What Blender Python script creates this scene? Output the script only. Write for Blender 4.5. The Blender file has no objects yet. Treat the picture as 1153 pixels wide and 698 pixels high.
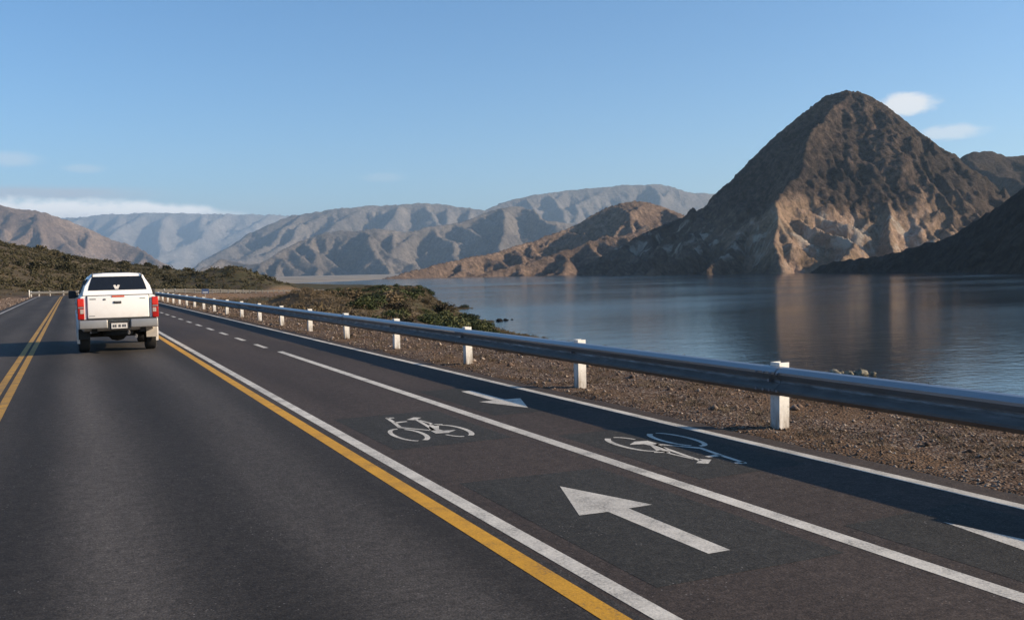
import bpy, bmesh, math, random
import numpy as np
from mathutils import Matrix, Vector

sc = bpy.context.scene
COL = sc.collection
R = math.radians

# ------------------------------------------------------------------ camera, sky, sun, exposure
cam_d = bpy.data.cameras.new('camera'); cam = bpy.data.objects.new('camera', cam_d); COL.objects.link(cam)
YAW, PITCH, ROLL, CAM_H = 0.429746, -0.039391, -0.0225, 1.66
cam_d.sensor_width = 36; cam_d.sensor_fit = 'HORIZONTAL'; cam_d.lens = 36 * 1082.7163 / 1153
cam_d.clip_start = 0.1; cam_d.clip_end = 60000
_r = Vector((math.cos(YAW), -math.sin(YAW), 0)); _h = Vector((math.sin(YAW), math.cos(YAW), 0)); _z = Vector((0, 0, 1))
_f = _h * math.cos(PITCH) + _z * math.sin(PITCH); _u = -_h * math.sin(PITCH) + _z * math.cos(PITCH)
RT = _r * math.cos(ROLL) + _u * math.sin(ROLL); UP = -_r * math.sin(ROLL) + _u * math.cos(ROLL)
M = Matrix((RT, UP, -_f)).transposed().to_4x4(); M.translation = Vector((0, 0, CAM_H)); cam.matrix_world = M
sc.camera = cam

SUN_DIR = Vector((1.0, -0.58, 0.445)).normalized()
SUN_EL = math.asin(SUN_DIR.z); SUN_AZ = math.atan2(SUN_DIR.x, SUN_DIR.y)
sun_d = bpy.data.lights.new('sun', 'SUN'); sun = bpy.data.objects.new('sun', sun_d); COL.objects.link(sun)
sun_d.energy = 5.0; sun_d.angle = R(0.5); sun_d.color = (1.0, 0.80, 0.58)
sun.rotation_euler = (-SUN_DIR).to_track_quat('-Z', 'Y').to_euler()

W = bpy.data.worlds.new('World'); sc.world = W; W.use_nodes = True
wt = W.node_tree; wt.nodes.clear()
def wn(t, **k):
    n = wt.nodes.new(t)
    for a, b in k.items(): setattr(n, a, b)
    return n
def wmath(op, a, b=None, clamp=False):
    n = wn('ShaderNodeMath', operation=op); n.use_clamp = clamp
    for i, v in enumerate((a, b)):
        if v is None: continue
        if isinstance(v, (int, float)): n.inputs[i].default_value = v
        else: wt.links.new(v, n.inputs[i])
    return n.outputs[0]
sky = wn('ShaderNodeTexSky', sky_type='NISHITA'); sky.sun_disc = False
sky.sun_elevation = SUN_EL; sky.sun_rotation = SUN_AZ; sky.altitude = 1300; sky.air_density = 1.0; sky.dust_density = 0.9; sky.ozone_density = 2.5
tc = wn('ShaderNodeTexCoord'); sx = wn('ShaderNodeSeparateXYZ'); wt.links.new(tc.outputs['Generated'], sx.inputs[0])
AZ = wmath('MULTIPLY', wmath('ARCTAN2', sx.outputs[0], sx.outputs[1]), 180 / math.pi)
EL = wmath('MULTIPLY', wmath('ARCSINE', sx.outputs[2]), 180 / math.pi)
def smooth(v, a, b):
    n = wn('ShaderNodeMapRange', interpolation_type='SMOOTHSTEP'); wt.links.new(v, n.inputs[0])
    n.inputs[1].default_value = a; n.inputs[2].default_value = b; n.inputs[3].default_value = 0; n.inputs[4].default_value = 1
    return n.outputs[0]
def wnoise(scale, detail, sxy=(1, 1), off=(0, 0), rough=0.55):
    c = wn('ShaderNodeCombineXYZ')
    wt.links.new(wmath('ADD', wmath('MULTIPLY', AZ, sxy[0]), off[0]), c.inputs[0]); wt.links.new(wmath('ADD', wmath('MULTIPLY', EL, sxy[1]), off[1]), c.inputs[1])
    n = wn('ShaderNodeTexNoise'); n.inputs['Scale'].default_value = scale; n.inputs['Detail'].default_value = detail; n.inputs['Roughness'].default_value = rough
    wt.links.new(c.outputs[0], n.inputs['Vector']); return n.outputs[0]
def blob(az, el, wa, we, dens, off, scale=0.9, thr=0.55, amp=1.3):
    # an elliptical cloud whose edge is broken by noise
    da = wmath('POWER', wmath('DIVIDE', wmath('ABSOLUTE', wmath('SUBTRACT', AZ, az)), wa), 2)
    de = wmath('POWER', wmath('DIVIDE', wmath('ABSOLUTE', wmath('SUBTRACT', EL, el)), we), 2)
    d = wmath('SUBTRACT', 1.0, wmath('SQRT', wmath('ADD', da, de)))
    n = wnoise(scale, 5, (1, 2.2), off)
    v = wmath('ADD', d, wmath('MULTIPLY', wmath('SUBTRACT', n, 0.5), amp))
    return wmath('MULTIPLY', smooth(v, 0.02, thr), dens)
# low bank of cloud over the end of the valley: flat base, lumpy top
top = wmath('ADD', wmath('ADD', 4.25, wmath('MULTIPLY', wnoise(0.35, 4, (1, 0.6), (3, 1)), 1.15)), wmath('MULTIPLY', wmath('MAXIMUM', wmath('SUBTRACT', AZ, 1.0), 0.0), -0.12))
bank = wmath('MULTIPLY', wmath('SUBTRACT', 1.0, smooth(wmath('SUBTRACT', EL, top), -0.35, 0.12)), wmath('SUBTRACT', 1.0, smooth(AZ, 6.0, 11.5)))
bank = wmath('MULTIPLY', bank, wmath('MULTIPLY', smooth(EL, 2.9, 3.4), smooth(wmath('ADD', wnoise(0.9, 6, (1, 1.6), (2, 3), 0.65), wmath('SUBTRACT', 4.3, EL)), 0.15, 0.75)))
veil = wmath('MULTIPLY', wmath('SUBTRACT', 1.0, smooth(wmath('ABSOLUTE', wmath('SUBTRACT', EL, 4.75)), 0.1, 0.5)), wmath('SUBTRACT', 1.0, smooth(AZ, 0.0, 6.5)))
veil = wmath('MULTIPLY', veil, wmath('ADD', 0.35, wmath('MULTIPLY', wnoise(0.6, 5, (0.5, 2.5), (4, 8)), 0.8)))
base_haze = wmath('MULTIPLY', wmath('SUBTRACT', 1.0, smooth(EL, 3.0, 5.5)), wmath('SUBTRACT', 1.0, smooth(AZ, 9.0, 16)))
base_haze = wmath('MULTIPLY', base_haze, 0.25)
puffs = wmath('MAXIMUM', blob(46.9, 8.62, 2.1, 0.75, 0.8, (0, 0), 0.8, 0.5, 0.9), blob(49.2, 6.95, 2.2, 0.5, 0.5, (7, 4), 0.8, 0.6, 0.9))
puffs = wmath('MAXIMUM', puffs, wmath('MAXIMUM', blob(-2.6, 6.5, 2.0, 0.55, 0.28, (2, 9), 0.5, 0.7, 0.9), blob(0.9, 6.1, 1.3, 0.35, 0.2, (5, 2), 0.6, 0.7, 0.9)))
puffs = wmath('MAXIMUM', puffs, blob(17.2, 5.7, 1.8, 0.35, 0.14, (1, 6), 0.6, 0.7, 0.9))
def mixc(fac, c0, c1):
    n = wn('ShaderNodeMixRGB'); wt.links.new(fac, n.inputs[0])
    for i, v in ((1, c0), (2, c1)):
        if isinstance(v, tuple): n.inputs[i].default_value = (*v, 1)
        else: wt.links.new(v, n.inputs[i])
    global veil_mix
    veil_mix = globals().get('veil_mix') or n     # the first layer sits on the sky itself
    return n.outputs[0]
CL = 6.7
col = mixc(veil, sky.outputs[0], (0.60 * CL, 0.62 * CL, 0.68 * CL))
bankcol = mixc(smooth(wmath('ADD', EL, wmath('MULTIPLY', wnoise(0.8, 4, (1, 2), (9, 9), 0.65), 1.3)), 3.6, 4.5), (0.55 * CL, 0.58 * CL, 0.64 * CL), (1.45 * CL, 1.41 * CL, 1.35 * CL))
col = mixc(base_haze, col, (0.72 * CL, 0.76 * CL, 0.82 * CL))
col = mixc(bank, col, bankcol)
col = mixc(puffs, col, (1.0 * CL, 0.93 * CL, 0.86 * CL))
hs = wn('ShaderNodeHueSaturation'); hs.inputs['Saturation'].default_value = 1.2; wt.links.new(sky.outputs[0], hs.inputs['Color'])
wt.links.new(hs.outputs[0], veil_mix.inputs[1])
bg = wn('ShaderNodeBackground'); bg.inputs['Strength'].default_value = 0.118
wt.links.new(col, bg.inputs['Color'])
wo = wn('ShaderNodeOutputWorld'); wt.links.new(bg.outputs[0], wo.inputs[0])

sc.view_settings.view_transform = 'Standard'; sc.view_settings.look = 'None'; sc.view_settings.gamma = 1
sc.view_settings.exposure = 0.62
sc.render.engine = 'CYCLES'
sc.cycles.use_denoising = True
sc.cycles.max_bounces = 6; sc.cycles.volume_bounces = 0; sc.cycles.transparent_max_bounces = 6
sc.cycles.sample_clamp_indirect = 8

# ------------------------------------------------------------------ helpers
rng = np.random.default_rng(7); random.seed(7)

def tag(o, label=None, cat=None, group=None, kind=None):
    if label: o['label'] = label
    if cat: o['category'] = cat
    if group: o['group'] = group
    if kind: o['kind'] = kind
    return o
def link(name, me, mat=None, parent=None, smooth_=False):
    o = bpy.data.objects.new(name, me); COL.objects.link(o)
    if mat is not None: me.materials.append(mat)
    if parent is not None: o.parent = parent
    if smooth_: me.polygons.foreach_set('use_smooth', np.ones(len(me.polygons), dtype=bool))
    return o
def empty(name, loc=(0, 0, 0), rz=0):
    o = bpy.data.objects.new(name, None); COL.objects.link(o); o.location = loc; o.rotation_euler = (0, 0, rz); o.empty_display_size = 0.3
    return o
def mesh_np(name, V, F):
    """V (n,3); F (m,k) of constant k"""
    V = np.asarray(V, dtype=np.float32); F = np.asarray(F, dtype=np.int32); k = F.shape[1]
    me = bpy.data.meshes.new(name)
    me.vertices.add(len(V)); me.vertices.foreach_set('co', V.ravel())
    me.loops.add(F.size); me.loops.foreach_set('vertex_index', F.ravel())
    me.polygons.add(len(F)); me.polygons.foreach_set('loop_start', np.arange(0, F.size, k, dtype=np.int32)); me.polygons.foreach_set('loop_total', np.full(len(F), k, dtype=np.int32))
    me.update(calc_edges=True); me.validate(); return me
def grid_faces(nx, ny):
    i = np.arange(nx - 1)[None, :] + np.arange(ny - 1)[:, None] * nx
    return np.stack([i, i + 1, i + 1 + nx, i + nx], -1).reshape(-1, 4)
def attr(me, name, vals):
    a = me.attributes.new(name, 'FLOAT', 'POINT'); a.data.foreach_set('value', np.asarray(vals, dtype=np.float32).ravel())

class MB:
    """collects boxes, tubes, prisms and lofts into one mesh"""
    def __init__(s): s.v = []; s.f = []
    def add(s, vs, fs):
        n = len(s.v); s.v += [tuple(v) for v in vs]; s.f += [tuple(i + n for i in f) for f in fs]; return s
    def box(s, x0, x1, y0, y1, z0, z1):
        v = [(x, y, z) for z in (z0, z1) for y in (y0, y1) for x in (x0, x1)]
        return s.add(v, [(0, 2, 3, 1), (4, 5, 7, 6), (0, 1, 5, 4), (2, 6, 7, 3), (0, 4, 6, 2), (1, 3, 7, 5)])
    def loft(s, rings, cap=True, closed=True):
        n = len(rings[0]); v = [p for r in rings for p in r]; f = []
        for k in range(len(rings) - 1):
            for i in range(n if closed else n - 1):
                j = (i + 1) % n
                f.append((k * n + i, k * n + j, (k + 1) * n + j, (k + 1) * n + i))
        if cap and closed: f.append(tuple(range(n - 1, -1, -1))); f.append(tuple((len(rings) - 1) * n + i for i in range(n)))
        return s.add(v, f)
    def tube(s, pts, r, n=8):
        pts = [Vector(p) for p in pts]; rings = []
        for i, p in enumerate(pts):
            d = (pts[min(i + 1, len(pts) - 1)] - pts[max(i - 1, 0)]).normalized()
            a = d.orthogonal().normalized() if i == 0 else (a - d * a.dot(d)).normalized()
            b = d.cross(a); rr = r[i] if isinstance(r, (list, tuple)) else r
            rings.append([p + (a * math.cos(2 * math.pi * k / n) + b * math.sin(2 * math.pi * k / n)) * rr for k in range(n)])
        return s.loft(rings)
    def lathe_x(s, prof, cx, cy, cz, n=28):
        """profile (x, radius) turned about an axis along X"""
        rings = [[(cx + x, cy + r * math.cos(2 * math.pi * k / n), cz + r * math.sin(2 * math.pi * k / n)) for k in range(n)] for x, r in prof]
        return s.loft(rings)
    def mesh(s, name, bevel=0, seg=2):
        me = bpy.data.meshes.new(name); me.from_pydata(s.v, [], s.f)
        bm = bmesh.new(); bm.from_mesh(me); bmesh.ops.recalc_face_normals(bm, faces=bm.faces)
        if bevel: bmesh.ops.bevel(bm, geom=[e for e in bm.edges if len(e.link_faces) == 2 and e.calc_face_angle(0) > 0.5], offset=bevel, segments=seg, profile=0.6, affect='EDGES', clamp_overlap=True)
        bm.to_mesh(me); bm.free(); return me
    def build(s, name, mat, parent=None, bevel=0, seg=2, smooth_=False, angle=None):
        me = s.mesh(name, bevel, seg); o = link(name, me, mat, parent)
        if smooth_:
            me.polygons.foreach_set('use_smooth', np.ones(len(me.polygons), dtype=bool))
            if angle: me.set_sharp_from_angle(angle=angle)
        return o

# ---- noise
def perlin(x, y, seed):
    g = np.random.default_rng(seed); P = g.permutation(512); ang = g.random(512) * 2 * np.pi; gx, gy = np.cos(ang), np.sin(ang)
    xi = np.floor(x).astype(int); yi = np.floor(y).astype(int); fx = x - xi; fy = y - yi
    u = fx ** 3 * (fx * (fx * 6 - 15) + 10); v = fy ** 3 * (fy * (fy * 6 - 15) + 10)
    def gr(ix, iy, dx, dy):
        h = P[(P[ix & 511] + iy) & 511]; return gx[h] * dx + gy[h] * dy
    a = gr(xi, yi, fx, fy); b = gr(xi + 1, yi, fx - 1, fy); c = gr(xi, yi + 1, fx, fy - 1); d = gr(xi + 1, yi + 1, fx - 1, fy - 1)
    return (a * (1 - u) + b * u) * (1 - v) + (c * (1 - u) + d * u) * v
def fbm(x, y, seed, octv=5, gain=0.5, ridge=False):
    s = 0; a = 1; t = 0
    for o in range(octv):
        n = perlin(x * 2 ** o + 17.3 * o, y * 2 ** o - 9.1 * o, seed + o)
        if ridge: n = 0.5 - np.abs(n) * 1.6
        s = s + a * n; t += a; a *= gain
    return s / t * (1.0 if ridge else 1.6)
def sstep(a, b, x):
    t = np.clip((x - a) / (b - a), 0, 1); return t * t * (3 - 2 * t)

# ---- materials
def mat_new(name):
    m = bpy.data.materials.new(name); m.use_nodes = True; nt = m.node_tree; b = nt.nodes['Principled BSDF']; return m, nt, b
class NT:
    def __init__(s, nt): s.nt = nt
    def n(s, t, **k):
        n = s.nt.nodes.new(t)
        for a, b in k.items(): setattr(n, a, b)
        return n
    def L(s, a, b): s.nt.links.new(a, b)
    def pos(s, scale=(1, 1, 1)):
        g = s.n('ShaderNodeNewGeometry'); m = s.n('ShaderNodeVectorMath', operation='MULTIPLY'); s.L(g.outputs['Position'], m.inputs[0]); m.inputs[1].default_value = scale; return m.outputs[0]
    def obj(s, scale=(1, 1, 1)):
        g = s.n('ShaderNodeTexCoord'); m = s.n('ShaderNodeVectorMath', operation='MULTIPLY'); s.L(g.outputs['Object'], m.inputs[0]); m.inputs[1].default_value = scale; return m.outputs[0]
    def noise(s, vec, scale, detail=5, rough=0.55, dist=0.0):
        n = s.n('ShaderNodeTexNoise'); s.L(vec, n.inputs['Vector']); n.inputs['Scale'].default_value = scale; n.inputs['Detail'].default_value = detail; n.inputs['Roughness'].default_value = rough; n.inputs['Distortion'].default_value = dist; return n.outputs['Fac']
    def voro(s, vec, scale, out='Distance'):
        n = s.n('ShaderNodeTexVoronoi'); s.L(vec, n.inputs['Vector']); n.inputs['Scale'].default_value = scale; return n.outputs[out]
    def ramp(s, fac, stops):
        n = s.n('ShaderNodeValToRGB'); s.L(fac, n.inputs[0]); e = n.color_ramp.elements
        while len(e) < len(stops): e.new(0.5)
        for el, (p, c) in zip(e, stops):
            el.position = p; el.color = (*c, 1) if isinstance(c, tuple) else (c, c, c, 1)
        return n.outputs[0]
    def rng(s, v, a, b, c=0.0, d=1.0, sm=False):
        n = s.n('ShaderNodeMapRange'); n.interpolation_type = 'SMOOTHSTEP' if sm else 'LINEAR'
        s.L(v, n.inputs[0])
        for i, x in enumerate((a, b, c, d)): n.inputs[i + 1].default_value = x
        return n.outputs[0]
    def mix(s, fac, a, b, mode='MIX'):
        n = s.n('ShaderNodeMixRGB', blend_type=mode)
        for i, v in enumerate((fac, a, b)):
            if isinstance(v, tuple): n.inputs[i].default_value = (*v, 1)
            elif isinstance(v, (int, float)): n.inputs[i].default_value = v
            else: s.L(v, n.inputs[i])
        return n.outputs[0]
    def math(s, op, a, b=None, clamp=False):
        n = s.n('ShaderNodeMath', operation=op); n.use_clamp = clamp
        for i, v in enumerate((a, b)):
            if v is None: continue
            if isinstance(v, (int, float)): n.inputs[i].default_value = v
            else: s.L(v, n.inputs[i])
        return n.outputs[0]
    def attr(s, name):
        n = s.n('ShaderNodeAttribute', attribute_name=name); return n.outputs['Fac']
    def bump(s, h, strength, dist, b):
        n = s.n('ShaderNodeBump'); n.inputs['Strength'].default_value = strength; n.inputs['Distance'].default_value = dist; s.L(h, n.inputs['Height']); s.L(n.outputs[0], b.inputs['Normal'])
    def nz(s):
        g = s.n('ShaderNodeNewGeometry'); x = s.n('ShaderNodeSeparateXYZ'); s.L(g.outputs['True Normal'], x.inputs[0]); return x.outputs[2]
    def px(s, k):
        g = s.n('ShaderNodeNewGeometry'); x = s.n('ShaderNodeSeparateXYZ'); s.L(g.outputs['Position'], x.inputs[0]); return x.outputs[k]

def simple(name, colr, rough=0.5, metal=0.0, noise=0.12, scale=6, bump=0.0, coat=0.0, spec=0.5):
    """a plain paint / plastic / metal with slight procedural unevenness"""
    m, nt, b = mat_new(name); t = NT(nt); v = t.obj(); f = t.noise(v, scale, 4)
    lo = tuple(c * (1 - noise) for c in colr); hi = tuple(min(1, c * (1 + noise)) for c in colr)
    t.L(t.ramp(f, [(0.3, lo), (0.7, hi)]), b.inputs['Base Color'])
    t.L(t.rng(f, 0.3, 0.7, max(0, rough - 0.06), min(1, rough + 0.06)), b.inputs['Roughness'])
    b.inputs['Metallic'].default_value = metal; b.inputs['Coat Weight'].default_value = coat; b.inputs['Specular IOR Level'].default_value = spec
    if bump: t.bump(t.noise(v, scale * 6, 3), 0.3, bump, b)
    return m

def asphalt(name, c0, c1, tracks):
    m, nt, b = mat_new(name); t = NT(nt); p = t.pos()
    fine = t.noise(p, 90, 2, 0.7); mid = t.noise(p, 9, 5, 0.6); big = t.noise(t.pos((1, 0.12, 1)), 0.9, 4)
    c = t.ramp(fine, [(0.30, tuple(x * 0.55 for x in c0)), (0.5, c0), (0.62, c1), (0.78, tuple(x * 1.9 for x in c1))])
    c = t.mix(1.0, c, t.ramp(mid, [(0.28, 0.70), (0.72, 1.22)]), 'MULTIPLY')
    c = t.mix(1.0, c, t.ramp(big, [(0.3, 0.72), (0.7, 1.2)]), 'MULTIPLY')
    if tracks:   # wheel tracks polished paler, oil line darker, along the lane
        x = t.math('ADD', t.px(0), t.math('MULTIPLY', t.math('SUBTRACT', t.noise(t.pos((0.3, 0.05, 1)), 1, 3), 0.5), 0.5))
        for xc, w, g in ((0.15, 0.30, 0.75), (1.60, 0.36, 0.45), (0.88, 0.3, -0.32), (-2.9, 0.3, 0.4), (-1.6, 0.3, 0.35), (-0.5, 0.25, -0.32), (2.05, 0.2, -0.25)):
            d = t.math('SUBTRACT', 1.0, t.rng(t.math('ABSOLUTE', t.math('SUBTRACT', x, xc)), 0, w * 1.6, 0, 1, True))
            c = t.mix(1.0, c, t.ramp(d, [(0, 1.0), (1, 1.0 + g)]) if g < 0 else t.rng_col(d, 1 + g), 'MULTIPLY')
    c = t.mix(1.0, c, t.ramp(t.noise(p, 28, 2, 0.8), [(0.34, 0.72), (0.5, 1.0), (0.66, 1.32)]), 'MULTIPLY')
    sp = t.voro(p, 26); spk = t.ramp(sp, [(0.0, 1.0), (0.17, 0.0)])
    keep = t.ramp(t.noise(p, 2.3, 3), [(0.5, 0.0), (0.62, 1.0)])
    c = t.mix(t.mix(1.0, spk, keep, 'MULTIPLY'), c, (0.30, 0.28, 0.26))
    t.L(c, b.inputs['Base Color']); b.inputs['Roughness'].default_value = 0.82; b.inputs['Specular IOR Level'].default_value = 0.2
    t.bump(t.math('ADD', t.math('MULTIPLY', fine, 0.6), t.noise(p, 35, 2)), 0.5, 0.006, b)
    return m
def _rng_col(s, d, g):
    n = s.n('ShaderNodeMapRange'); s.L(d, n.inputs[0]); n.inputs[3].default_value = 1.0; n.inputs[4].default_value = g; n.clamp = False
    return n.outputs[0]
NT.rng_col = _rng_col

def road_paint(name, colr, wear=0.45):
    m, nt, b = mat_new(name); t = NT(nt); p = t.pos()
    w = t.noise(p, 55, 4, 0.7); w2 = t.noise(p, 3.5, 5, 0.65)
    k = t.math('ADD', t.math('MULTIPLY', w, 0.5), t.math('MULTIPLY', w2, 0.5))
    c = t.ramp(k, [(0.30, (0.07, 0.066, 0.06)), (0.30 + 0.30 * wear, tuple(x * 0.72 for x in colr)), (0.62, colr)])
    dirt = t.ramp(t.noise(t.pos((1, 0.3, 1)), 1.3, 4), [(0.3, 0.78), (0.7, 1.0)])
    t.L(t.mix(1.0, c, dirt, 'MULTIPLY'), b.inputs['Base Color']); b.inputs['Roughness'].default_value = 0.7
    t.bump(w, 0.35, 0.006, b); return m

def rock_mat(name, ramp_stops, strata=0.5, scale=1.0, grain=1.0, extra=None, scrub=None):
    """bare mountain rock: colour patches, tilted strata, gullies; scrub = (colour, amount)"""
    m, nt, b = mat_new(name); t = NT(nt)
    p = t.pos((0.01 * scale,) * 3)
    big = t.noise(p, 0.55, 8, 0.62, 0.6)
    warp = t.noise(p, 1.2, 4)
    z = t.math('ADD', t.math('MULTIPLY', t.px(2), 0.05 * scale), t.math('MULTIPLY', warp, 5.0)); z = t.math('ADD', z, t.math('MULTIPLY', t.px(0), 0.014 * scale))
    cz = t.n('ShaderNodeCombineXYZ'); t.L(z, cz.inputs[2]); st = t.noise(cz.outputs[0], 1.0, 5, 0.7)
    fac = t.math('ADD', t.math('MULTIPLY', big, 1 - strata * 0.5), t.math('MULTIPLY', st, strata * 0.5))
    c = t.ramp(fac, ramp_stops)
    fine = t.noise(p, 9, 8, 0.72)
    c = t.mix(1.0, c, t.ramp(fine, [(0.36, 1 - 0.70 * grain), (0.5, 1 - 0.1 * grain), (0.64, 1 + 0.75 * grain)]), 'MULTIPLY')
    if extra: c = extra(t, c, p, fine, big)
    if scrub:
        s = t.ramp(t.noise(p, 26 , 4, 0.7), [(0.52, 0.0), (0.60, 1.0)]); s = t.mix(1.0, s, t.rng(t.nz(), 0.45, 0.8), 'MULTIPLY'); c = t.mix(t.mix(1.0, s, (scrub[1],) * 3, 'MULTIPLY'), c, scrub[0])
    t.L(c, b.inputs['Base Color']); b.inputs['Roughness'].default_value = 0.95; b.inputs['Specular IOR Level'].default_value = 0.1
    t.bump(t.math('ADD', fine, t.math('MULTIPLY', t.noise(p, 40, 4, 0.7), 0.5)), 1.0, 9.0 / scale, b)
    return m

# ------------------------------------------------------------------ mountains (eroded height fields)
WATER_Z = -10.0
def seg_ridge(X, Y, poly, slope):
    """height of a tent whose spine is the 3D polyline and whose sides fall at the given slope; distance and position along the spine"""
    best = np.full(X.shape, -1e9); dmin = np.full(X.shape, 1e9); arcl = np.zeros(X.shape); acc = 0.0
    for (x0, y0, z0), (x1, y1, z1) in zip(poly[:-1], poly[1:]):
        dx, dy = x1 - x0, y1 - y0; L2 = dx * dx + dy * dy
        t = np.clip(((X - x0) * dx + (Y - y0) * dy) / L2, 0, 1)
        ex, ey = X - x0 - t * dx, Y - y0 - t * dy; d = np.hypot(ex, ey); z = z0 + t * (z1 - z0)
        h = z - slope * d; k = h > best
        # beyond a joint the flutes fan out instead of stopping
        along = acc + t * math.sqrt(L2) + 0.6 * d * np.sign(ex * dx + ey * dy) * np.minimum(1, np.abs(ex * dx + ey * dy) / (d * math.sqrt(L2) + 1e-6))
        best = np.where(k, h, best); arcl = np.where(k, along, arcl); dmin = np.minimum(dmin, d); acc += math.sqrt(L2)
    return best, dmin, arcl
def erode(h, cell, iters, K, m=0.42, diff=0.02, fixed=None, talus=None, fixstep=1):
    ny, nx = h.shape; N = nx * ny; idx = np.arange(N).reshape(ny, nx); h = h.copy(); h0 = h.copy()
    offs = [(-1, 0), (1, 0), (0, -1), (0, 1), (-1, -1), (-1, 1), (1, -1), (1, 1)]
    for it in range(iters):
        hp = np.pad(h, 1, mode='edge'); ip = np.pad(idx, 1, mode='edge')
        best = np.zeros_like(h); rec = idx.copy(); dist = np.full(h.shape, cell)
        for dy, dx in offs:
            d = cell * (1.41421 if dx and dy else 1.0)
            s = (h - hp[1 + dy:1 + dy + ny, 1 + dx:1 + dx + nx]) / d
            k = s > best; best[k] = s[k]; rec[k] = ip[1 + dy:1 + dy + ny, 1 + dx:1 + dx + nx][k]; dist[k] = d
        r = rec.ravel().copy(); acc = np.ones(N); root = r == np.arange(N)
        rr = r.copy()
        for _ in range(10):
            w = acc.copy(); w[rr == np.arange(N)] = 0
            acc = acc + np.bincount(rr, weights=w, minlength=N); rr = rr[rr]
        acc = np.minimum(acc, N)
        F = (K * (acc * cell * cell) ** m / dist.ravel()); F[root] = 0
        hf = h.ravel(); hn = ((hf + F * hf[r]) / (1 + F)).reshape(ny, nx)
        pit = root.reshape(ny, nx)
        lap = (hp[:-2, 1:-1] + hp[2:, 1:-1] + hp[1:-1, :-2] + hp[1:-1, 2:]) / 4 - h
        hn = hn + diff * lap; hn[pit] += 0.6 * np.maximum(lap, 0)[pit]
        if talus:
            over = np.maximum(best - talus, 0) * dist * 0.35; hn = hn - over * 0.5
        if fixed is not None: hn[fixed] = h0[fixed]
        h = hn
    return h
def mountain(name, ridges, seed, cell, mat, pad=(300, 300, 400, 250), noise=(40, 260), flutes=((160, 0.3), (70, 0.3), (30, 0.25)), iters=12, K=0.0015, diff=0.005, base=-14.0, talus=None, warp=25, warpl=300, label=None, crag=(0, 40), k=1.0, terr=(0, 0), grit=0.10):
    if k != 1.0:     # a farther range: the same build at k times the size
        ridges = [([tuple(np.array((0, 0, CAM_H)) + k * (np.array(q) - np.array((0, 0, CAM_H)))) for q in r[0]], r[1]) for r in ridges]
        cell *= k; pad = [q * k for q in pad]; noise = [q * k for q in noise]; flutes = [(l * k, q) for l, q in flutes]; warp *= k; warpl *= k; crag = [q * k for q in crag]
    main = np.array(ridges[0][0], float)
    a, b = main[0, :2], main[-1, :2]; u = (b - a) / np.linalg.norm(b - a); v = np.array([-u[1], u[0]])
    if np.dot(v, -a) < 0: v = -v                # v points to the viewer's side
    P = np.concatenate([np.array(r[0], float)[:, :2] for r in ridges]) - a
    S, T = P @ u, P @ v
    s = np.arange(S.min() - pad[0], S.max() + pad[1], cell); t = np.arange(T.min() - pad[3], T.max() + pad[2], cell)
    SS, TT = np.meshgrid(s, t); X = a[0] + SS * u[0] + TT * v[0]; Y = a[1] + SS * u[1] + TT * v[1]
    d0 = seg_ridge(X, Y, ridges[0][0], 1)[1]
    calm = 1 - np.exp(-(d0 / (warp * 1.2 + 1)) ** 2)
    wx = fbm(X / warpl, Y / warpl, seed + 50, 5) * warp * calm; wy = fbm(X / warpl, Y / warpl, seed + 80, 5) * warp * calm
    h = np.full(X.shape, -1e9)
    WOB = [fbm(X / (lam * 2.6), Y / (lam * 2.6), seed + 20 + i, 4) for i, (lam, amp) in enumerate(flutes)]
    MOD = [0.55 + 0.9 * np.clip(fbm(X / (lam * 3), Y / (lam * 3), seed + 60 + i, 3) + 0.4, 0, 1) for i, (lam, amp) in enumerate(flutes)]
    for kk, rd in enumerate(ridges):
        poly, slope = rd[0], rd[1]
        hh, d, arc = seg_ridge(X + wx, Y + wy, poly, slope)
        cut = 0
        for i, (lam, amp) in enumerate(flutes):
            wob = WOB[i]
            ph = arc / lam + 1.5 * wob + 0.37 * kk; fr = np.abs(2 * (ph - np.floor(ph)) - 1)      # 0 at the arete, 1 in the gully
            fr = fr ** (0.8 if i == 0 else 1.15); mod = MOD[i]
            cut = cut + amp * lam * slope * fr * mod * sstep(0, lam * 1.1, d)
        h = np.maximum(h, hh - cut)
    relief = np.clip((h - base) / 90, 0.03, 1) * (0.15 + 0.85 * sstep(0, noise[1] * 0.5, d0))
    h = h + noise[0] * relief * fbm(X / noise[1], Y / noise[1], seed, 7, 0.52, ridge=True)
    low = h < base; h = np.where(low, base + (h - base) * 0.02, h)
    fixed = d0 < cell * 0.75
    h = erode(h, cell, iters, K, diff=diff, fixed=fixed, talus=talus)
    if crag[0]: h = h + crag[0] * (fbm((X + wx) / crag[1], (Y + wy) / crag[1], seed + 9, 5, 0.68, ridge=True) - 0.15) * np.clip((h - base) / (15 * k), 0, 1) * (0.4 + 0.6 * sstep(0, crag[1] * 0.6, d0)) * (0.5 + np.clip(fbm(X / (crag[1] * 4), Y / (crag[1] * 4), seed + 19, 3) + 0.3, 0, 1))
    if terr[0]:      # tilted beds standing out as ledges
        for lam, am in ((terr[0], terr[1]), (terr[0] * 0.43, terr[1] * 0.8)):
            q = (h + 0.10 * X - 0.06 * Y + 14 * fbm(X / 160, Y / 160, seed + 33, 4)) / (lam * k); fr = q - np.floor(q); mk = sstep(-0.15, 0.25, fbm(X / (90 * k), Y / (90 * k), seed + 44, 3))
            h = h + am * lam * k * (fr ** 3 - fr ** 0.9) * mk * np.clip((h - base) / 12, 0, 1) * sstep(0, 20 * k, d0)
    h = h + cell * grit * np.random.default_rng(seed).normal(size=h.shape) * np.clip((h - base) / 8, 0, 1)
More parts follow.
